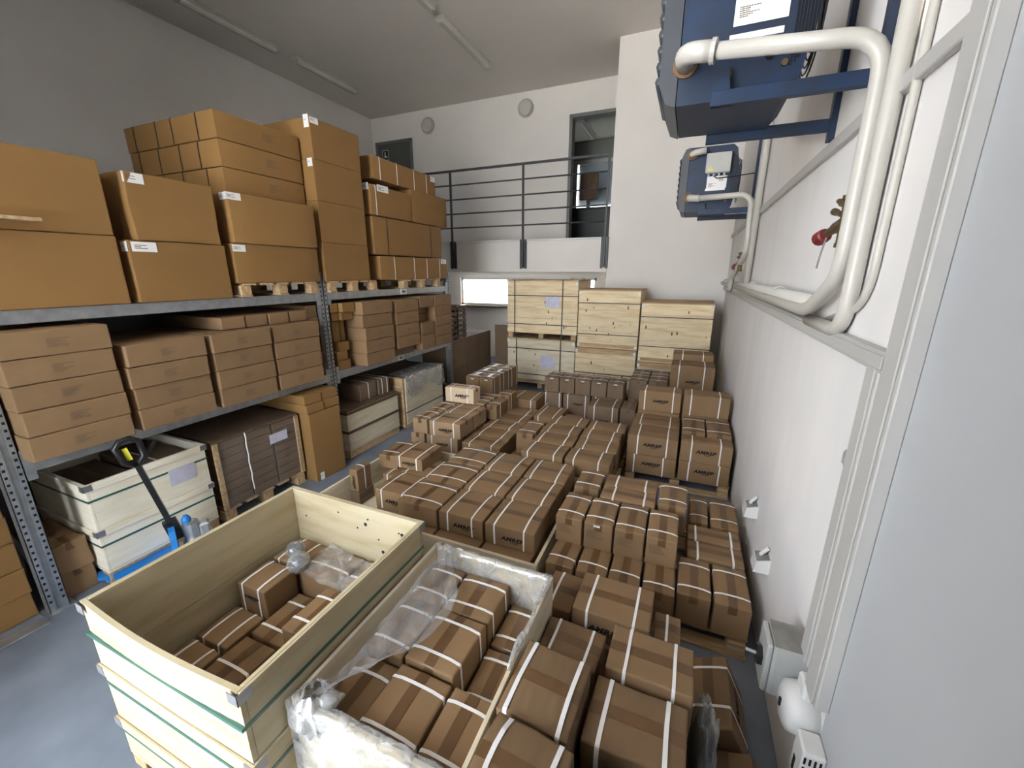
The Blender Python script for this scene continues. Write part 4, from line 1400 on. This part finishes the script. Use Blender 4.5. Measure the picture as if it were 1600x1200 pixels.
for nm, x0, x1, lg in (('left', -.45, .055, True), ('right', .07, .585, False)):
    carton('strapped carton in the second wall row, %s one%s' % (nm, ' with brand name' if lg else ''), x0, x1, 5.14, 5.44, .622, .88, straps=('y', (.16, .8)), tape='x', logo=('front', .52, .5, .19) if lg else None, rz=0)
    for k in range(2):
        carton('carton supporting the second wall row, %s side, %s layer' % (nm, ('bottom', 'top')[k]), x0, x1, 5.14, 5.44, .142 + k * .239, .142 + (k + 1) * .239, tape='x', rz=0, bulge=.001)
    carton('carton seen just behind the second wall row, %s side' % nm, x0, x1, 5.47, 5.90, .142, .60, tape='x', rz=0)
pallet('pallet under the rearmost right cartons before the crates', -.75, .55, 6.1, 7.1, 0, .14, 'x')
for i, (x0, x1) in enumerate(((-.70, -.425), (-.42, -.145))):
    for j in range(2):
        for k in range(2):
            carton('carton in the rear right block, %s column, %s row, %s layer' % (('left', 'right')[i], ('front', 'rear')[j], ('lower', 'upper')[k]), x0, x1, 6.18 + j * .42, 6.59 + j * .42, .142 + k * .298, .142 + (k + 1) * .298, **X2, m='carton_grey' if k else 'carton', rz=0)
carton('branded carton high at the rear right, beside the wall', -.13, .46, 6.20, 6.62, .66, 1.01, straps=('y', (.22, .76)), tape='x', logo=('front', .52, .32, .2), rz=0)
carton('carton behind the high branded one at the rear right', -.13, .45, 6.63, 7.0, .66, 1.10, straps=('y', (.22, .76)), tape='x', rz=0)
for j in range(2):
    carton('carton bearing the high branded one at the rear right, %s row' % ('front', 'rear')[j], -.13, .46, 6.20 + j * .42, 6.61 + j * .42, .142, .658, tape='x', rz=0, m='carton_grey')
for i, (z0, z1) in enumerate(((.02, .26), (.262, .52))):
    carton('partly hidden carton left of the second wall row, %s one' % ('lower', 'upper')[i], -.70, -.49, 5.40, 5.80, z0, z1, tape='y', m='carton_grey', rz=0)

# right-hand middle block: rows of narrow upright cartons and flat ones
pallet('pallet under the middle right block of cartons', -.74, .55, 2.36, 3.62, 0, .13, 'x')
VX = (-.74, -.53, -.315, -.10, .11)
for i in range(4):
    carton('upright taped carton, upper front row of the middle right block, %s from left' % ORD[i], VX[i], VX[i + 1] - .003, 2.56, 2.935, .362, .572, **X2, rz=rnd.uniform(-.02, .02), text=('front', .10, .72, .13), bulge=.012,
           stickers=(('front', .45, .93, .045, .015),) if i == 1 else ())
    carton('taped carton in the lower front row of the middle right block, %s from the left' % ORD[i], VX[i] + .01, VX[i + 1] + .005, 2.31, 2.70, .131, .358, **X2, rz=rnd.uniform(-.02, .02), text=('front', .10, .72, .13), bulge=.012)
for i, (x0, x1) in enumerate(((.122, .328), (.335, .548))):
    carton('taped carton at the right end of the lower front row, %s' % ('next to the flat ones', 'against the wall')[i], x0, x1, 2.36, 2.745, .131, .36, **X2, rz=rnd.uniform(-.01, .01), bulge=.012)
carton('upright taped carton at the rear left of the middle right block', -.725, -.51, 3.03, 3.38, .362, .572, **X2, rz=0)
for j in range(2):
    carton('long flat carton in the middle of the block, %s of two' % ('front', 'rear')[j], -.495, -.065, 2.955 + j * .21, 3.16 + j * .21, .362, .572, straps=('y', (.22, .78)), tape='x', rz=0)
carton('taller upright carton right of the two long flat ones', -.055, .158, 3.0, 3.375, .362, .585, **X2, rz=0, bulge=.014)
for i in range(4):
    carton('hidden-row carton under the long flat ones, %s from the left' % ORD[i], VX[i], VX[i + 1] - .003, 2.96, 3.38, .131, .36, tape='y', rz=0, bulge=0)
for j in range(2):
    carton('long flat carton by the right wall in the middle block, %s of two' % ('front', 'rear')[j], .175, .55, 2.765 + j * .21, 2.97 + j * .21, .131, .36, straps=('y', (.16, .8)), tape='x', rz=0)
for i, (x0, x1) in enumerate(((.19, .34), (.348, .555))):
    carton('taped carton at the rear wall side of the middle block, %s one' % ('left', 'right')[i], x0, x1, 3.215, 3.655, .131, .36, **X2, rz=0, bulge=.012)

# ------------------------------------------------------------------ long low crate with nine branded cartons
open_crate('long low plywood crate full of strapped cartons, left of the middle', -2.985, -.785, 2.285, 3.66, (.06, .318), th=.026, m='plywood_pale', bands=(), batten=.0, brackets=False)
PC = ((-2.075, -1.675, 'left'), (-1.668, -1.262, 'centre'), (-1.255, -.845, 'right'))
PR = ((2.41, 2.80, 'front'), (2.81, 3.19, 'middle'), (3.21, 3.61, 'rear'))
for x0, x1, cn in PC:
    for y0, y1, rn in PR:
        kw = X2 if cn == 'left' else Y2
        carton('strapped carton on the long low crate, %s row, %s column' % (rn, cn), x0, x1, y0, y1, .30, .467, **kw, rz=rnd.uniform(-.015, .015), bulge=.014, rough=.003,
               logo=('front', .56, .42, .19) if (rn == 'front' and cn != 'left') else None)
        carton('flat bottom-layer carton in the long low crate, %s row, %s column' % (rn, cn), x0, x1, y0 - (.09 if rn == 'front' else 0), y1 - (.09 if rn == 'front' else .0) - .005, .062, .294, tape='x', rz=0, bulge=0)
for j, (y0, y1, rn) in enumerate(((2.62, 2.99, 'front'), (3.0, 3.36, 'rear'))):
    carton('branded carton low at the left side of the long low crate, %s one' % rn, -2.50, -2.09, y0, y1, .18, .37, **Y2, logo=('front', .5, .45, .19) if j == 0 else None, rz=0)
    carton('carton under the low branded one at the left of the long crate, %s' % rn, -2.50, -2.09, y0, y1, .062, .179, rz=0, bulge=0)
carton('small branded carton stacked at the left rear of the long low crate', -2.60, -2.27, 3.05, 3.45, .372, .50, **Y2, logo=('front', .5, .45, .17), rz=.02)
carton('small carton beside the stacked branded one, nearer the aisle', -2.86, -2.62, 3.10, 3.50, .30, .45, **X2, rz=.05)
carton('small branded carton beneath the stacked one, partly hidden', -2.72, -2.52, 2.98, 3.36, .17, .30, straps=('y', (.3,)), logo=('front', .6, .45, .13), rz=0)
carton('narrow branded carton standing on end at the aisle corner of the long crate', -2.90, -2.79, 2.72, 2.92, .20, .44, straps=('x', (.5,)), logo=None, rz=.0)
o = link('printed_logo', LOGO, bpy.data.objects[[k for k in bpy.data.objects.keys() if k.startswith('carton') and bpy.data.objects[k].get('label', '').startswith('narrow branded carton standing')][0]], (0.0, -.1, .11))
o.rotation_euler = (0, math.pi / 2, 0)
o.scale = (.15 / LOGO_W,) * 3
for i in range(2):
    carton('dark carton below the narrow standing one, %s' % ('lower', 'upper')[i], -2.91, -2.78, 2.71, 2.93, .062 + i * .07, .13 + i * .068, m='carton_grey', rz=0, bulge=0)

# ------------------------------------------------------------------ near left crate: three collars
M1 = open_crate('tall open plywood crate in the left foreground with green bands', -2.25, -1.25, .60, 1.647, (.09, .308, .618, .95), m='plywood_yellow', bands=(.50, .78, .21), batten=.05, bow=.02)
mb = MB()
r_ = random.Random(5)
for _ in range(9):
    px, pz = r_.uniform(-.42, .42), r_.uniform(.66, .90)
    mb.tube([(px, .504, pz), (px, .5055, pz)], r_.choice((.006, .006, .012)), 8)
mb.v = [(a, b, c) for a, b, c in mb.v]
k_ = mb.build('nail_heads', 'hole', M1, recalc=True)
k_['kind'] = 'stuff'
lo = dict(m='carton', rz=0)
B0 = .092
carton('strapped carton low in the foreground crate, nearest left', -2.215, -1.98, .66, .93, B0, .45, straps=('y', (.2, .75)), **lo)
carton('strapped carton low in the foreground crate, left of the middle', -2.215, -1.98, .94, 1.165, B0, .45, straps=('y', (.2, .75)), **lo)
carton('raised strapped carton at the left wall of the foreground crate', -2.205, -1.975, 1.17, 1.39, B0, .60, straps=('y', (.2, .75)), logo=('front', .5, .86, .12), **lo)
carton('strapped carton low in the foreground crate, second column nearest', -1.97, -1.74, .66, 1.05, B0, .45, straps=('x', (.6,)), tape='y', **lo)
carton('strapped carton low in the foreground crate, second column farther', -1.97, -1.72, 1.06, 1.375, B0, .45, straps=('x', (.2, .75)), tape='y', **lo)
carton('raised strapped carton at the right wall of the foreground crate', -1.70, -1.48, 1.05, 1.36, B0, .60, straps=('x', (.25, .75)), tape='y', **lo)
carton('carton low against the right wall of the foreground crate, near end', -1.72, -1.29, .66, 1.04, B0, .42, tape='y', **lo)
carton('carton low against the right wall of the foreground crate, middle', -1.475, -1.29, 1.05, 1.36, B0, .55, tape='y', **lo)
carton('strapped carton at the far wall of the foreground crate, left one', -2.21, -1.97, 1.40, 1.62, B0, .60, straps=('y', (.2, .75)), **lo)
carton('strapped carton under film at the far wall of the foreground crate', -1.96, -1.66, 1.385, 1.62, B0, .60, straps=('x', (.35,)), tape='x', **lo)
carton('carton under film in the far right corner of the foreground crate', -1.65, -1.30, 1.385, 1.62, B0, .60, straps=('x', (.35,)), tape='x', **lo)
# film sheet and bagged rolls inside the crate


def m1film(u, v):
    x = -1.93 + .62 * u
    y = 1.37 + .25 * v - .05 * math.sin(u * 3)
    z = .628 + .11 * max(0, u - .55) * 2 * (1 - v * .3)
    n_ = noise.noise(Vector((u * 5 + v * 3, v * 6 - u * 4, 1.7)))
    return Vector((x, y, z + .022 * abs(n_) + .01 * n_))


o = MB().grid(m1film, 40, 26).build('plastic_sheet', 'film', smooth=True)
tag(o, 'crumpled clear film lying over the far cartons in the foreground crate', 'plastic film')
t = thing('bagged_rolls', 'two dark rolls in a clear twisted bag inside the foreground crate', 'bag', (-2.0, 1.44, .602))
for i, (dx, dy, dz, r) in enumerate(((-.06, .02, .055, .045), (.06, -.06, .06, .05))):
    MB().blob((dx, dy, dz), r, r, r * .9, .12, seed=i + 3).build('roll', 'dark_content', t, smooth=True)
    MB().blob((dx, dy, dz), r * 1.28, r * 1.28, r * 1.12, .22, 20, 14, seed=i + 8, freq=4).build('bag_film', 'film', t, smooth=True)
MB().blob((0, -.02, .055), .055, .035, .04, .3, 16, 12, seed=21, freq=4).build('bag_neck', 'film', t, smooth=True)

# ------------------------------------------------------------------ second foreground crate with plastic liner
A0, A1, C0, C1, ZM = -1.235, -.505, .76, 1.755, .745
M2 = open_crate('open crate lined with clear film in the centre foreground', A0, A1, C0, C1, (.10, .42, ZM), m='plywood_pale', bands=(), batten=.0, brackets=False)
MX = ((-1.212, -1.005, 'left'), (-1.0, -.735, 'middle'), (-.73, -.53, 'right'))
MY = ((.79, 1.115, 'near'), (1.12, 1.43, 'middle'), (1.435, 1.725, 'far'))
for x0, x1, cn in MX:
    for y0, y1, rn in MY:
        top = .64
        if cn == 'right' and rn != 'near':
            top = .52
        if cn == 'middle' and rn == 'middle':
            top = .655
        if rn == 'near' and cn == 'left':
            top = .60
        carton('strapped carton in the film-lined crate, %s column, %s row' % (cn, rn), x0, x1, y0, y1, .102, top, straps=('x', (.2, .78)), tape='y', rz=rnd.uniform(-.02, .02), bulge=.014, rough=.003)


def wr(u, v, s, seed):
    return noise.noise(Vector((u * s, v * s, seed))) + .5 * noise.noise(Vector((u * s * 2.3, v * s * 2.3, seed + 5)))


lin = MB()


def back(u, v):          # inside the far wall and folded over the rim
    x = A0 + .01 + u * (A1 - A0 - .02)
    s_ = v * .34
    if s_ < .24:
        p = Vector((x, C1 - .032, .505 + s_))
    elif s_ < .28:
        p = Vector((x, C1 - .032 + (s_ - .24), .752))
    else:
        p = Vector((x, C1 + .008, .752 - (s_ - .28)))
    return p + Vector((0, -.012 * abs(wr(u, v, 6, 1)), .006 * wr(u, v, 5, 2)))


lin.grid(back, 40, 16)
lin.build('liner_back', 'film_thick', M2, smooth=True, loc=None)


def front(u, v):         # from inside up over the near rim and down the outside
    x = A0 + .0 + u * (A1 - A0 - .02)
    L1, L2 = .10, .05
    s_ = v * (.42 + .10 * math.sin(u * 5 + 1) - .12 * u)
    if s_ < L1:
        p = Vector((x, C0 + .030, ZM - .09 + s_))
    elif s_ < L1 + L2:
        p = Vector((x, C0 + .030 - (s_ - L1), ZM + .012))
    else:
        p = Vector((x, C0 - .022, ZM + .012 - (s_ - L1 - L2)))
    return p + Vector((0, -.014 * abs(wr(u, v, 7, 3)), .008 * wr(u, v, 6, 4)))


f_ = MB().grid(front, 50, 26)
f_.build('liner_front', 'film_thick', M2, smooth=True)


def scarf(u, v):         # loose band sagging from the far left corner to the near left corner
    a = Vector((A0 + .10, C1 - .03, ZM + .03))
    b = Vector((A0 + .10, C0 + .03, ZM + .03))
    p = a.lerp(b, u)
    sag = math.sin(math.pi * u)
    wid = .06 + .20 * max(0, math.sin(math.pi * min(1, u * 1.05))) ** 1.3
    p.x += .12 * sag * (1 - u * .3) + (v - .4) * wid
    p.z += -.05 * sag + .05 * math.sin(v * 5 + u * 4) * (.4 + sag) * .7
    return p + Vector((.012 * wr(u, v, 5, 7), .015 * wr(u, v, 5, 8), .02 * wr(u, v, 6, 9)))


MB().grid(scarf, 50, 18).build('liner_loose_edge', 'film', M2, smooth=True)


def clump(u, v):
    a = u * 6.283
    cu, cv = math.cos(a), math.sin(a)
    k_ = noise.noise(Vector((cu * 2.2, cv * 2.2, v * 3))) + .6 * noise.noise(Vector((cu * 5, cv * 5, v * 7)))
    r = .08 * (1 + .6 * k_) * (.25 + .75 * math.sin(math.pi * (.12 + .8 * v)))
    return Vector((A0 + .10 + r * math.cos(a), C0 + .03 + r * math.sin(a) * .9, ZM + .05 - v * .20))


MB().grid(clump, 30, 16).build('liner_clump', 'film_thick', M2, smooth=True)
MB().tube([(A1 - .012 + .004 * math.sin(k * 1.7), C1 - .02 - k * .07, ZM + .012 + .005 * math.sin(k * 2.3)) for k in range(9)], [.012 + .005 * math.sin(k * 1.3) for k in range(9)], 8).build('liner_roll', 'film_thick', M2, smooth=True)
# children were written in world coordinates: move them into the crate's frame
for ch in M2.children:
    if ch.name.startswith('liner_'):
        ch.location = (-M2.location.x, -M2.location.y, 0)

# ------------------------------------------------------------------ heap of loose cartons at the near right
pallet('pallet hidden under the near right heap of cartons', -.46, .19, .75, 2.05, 0, .13, 'x')
hp = dict(rough=.007, bulge=.01, m='carton_worn')
carton('branded strapped carton at the back of the near right heap', -.40, .0, 1.74, 2.04, .43, .60, straps=('y', (.18, .78)), tape='x', logo=('front', .45, .45, .18), rz=-.02)
carton('carton supporting the branded one at the back of the near heap', -.40, .0, 1.72, 2.04, .131, .43, tape='x', rz=0)
carton('strapped carton behind the film-lined crate corner, left of the branded one', -.60, -.41, 1.80, 2.10, .20, .50, straps=('y', (.35,)), tape='x', rz=-.03)
carton('base carton below the strapped one at the film-lined crate corner', -.60, -.41, 1.79, 2.10, .0, .199, rz=0)
carton('dim crumpled carton between the branded one and the big heap cartons', -.50, -.20, 1.46, 1.70, .131, .55, straps=('y', (.2, .8)), tape='x', rz=-.04, **hp)
carton('narrow carton right of the branded one in the near heap', .005, .15, 1.86, 2.06, .131, .45, straps=('y', (.5,)), tape='x', rz=0)
carton('smooth strapped carton tilted on top of the near heap', -.165, .185, 1.345, 1.60, .53, .725, straps=('y', (.22, .78)), tape='x', rz=-.02, rx=math.radians(-3), bulge=.004)
carton('carton bearing the smooth tilted one in the near heap', -.17, .18, 1.35, 1.62, .131, .51, tape='x', rz=0)
carton('large worn strapped carton at the left of the near heap', -.485, -.205, .985, 1.30, .50, .80, straps=('y', (.12, .86)), tape='x', rz=-.05, strapw=.016, **hp, crush=.02)
carton('base carton below the large worn one in the near heap', -.48, -.21, .99, 1.30, .131, .498, rz=0)
carton('large creased strapped carton in the middle of the near heap', -.19, .165, 1.06, 1.335, .46, .715, straps=('y', (.14, .80)), tape='x', rz=-.03, strapw=.016, **hp)
carton('base carton below the large creased one in the near heap', -.19, .165, 1.06, 1.335, .131, .458, rz=0)
carton('torn strapped carton at the bottom edge of the photo, near heap left', -.475, -.19, .70, .965, .55, .83, straps=('y', (.18, .82)), tape='x', rz=-.08, strapw=.016, rough=.015, bulge=.012, crush=.03, m='carton_worn')
carton('base carton below the torn one at the bottom photo edge', -.47, -.19, .70, .965, .131, .548, rz=0)
carton('cut-off strapped carton at the bottom edge, right of the torn one', -.17, .10, .74, 1.03, .40, .66, straps=('y', (.4,)), tape='x', rz=-.05, **hp)
carton('base carton below the cut-off one at the bottom edge', -.17, .10, .74, 1.03, .131, .398, rz=0)
# cartons leaning in the gap at the wall
carton('branded carton leaning on edge in the gap by the right wall', .285, .485, 1.60, 2.0, .115, .335, straps=('x', (.25, .78)), tape='y', logo=('right', .5, .5, .2), ry=math.radians(-25), rz=0)
carton('second carton leaning in the gap by the right wall, nearer', .31, .55, 1.15, 1.58, .045, .275, straps=('x', (.25, .78)), tape='y', ry=math.radians(-22), rz=0)
carton('lowest carton in the gap by the right wall, below the leaning ones', .20, .50, 1.2, 2.1, .0, .04, rz=0, bulge=0)
t = thing('plastic_bag', 'grey crumpled film bag with dark contents stuffed beside the near heap', 'bag', (.245, 1.46, .20))
MB().blob((0, 0, .16), .045, .12, .17, .25, 18, 14, seed=31, freq=2.5).build('contents', 'dark_content', t, smooth=True)
MB().blob((0, 0, .18), .055, .15, .21, .35, 26, 20, seed=36, freq=3.5).build('film', 'film', t, smooth=True)
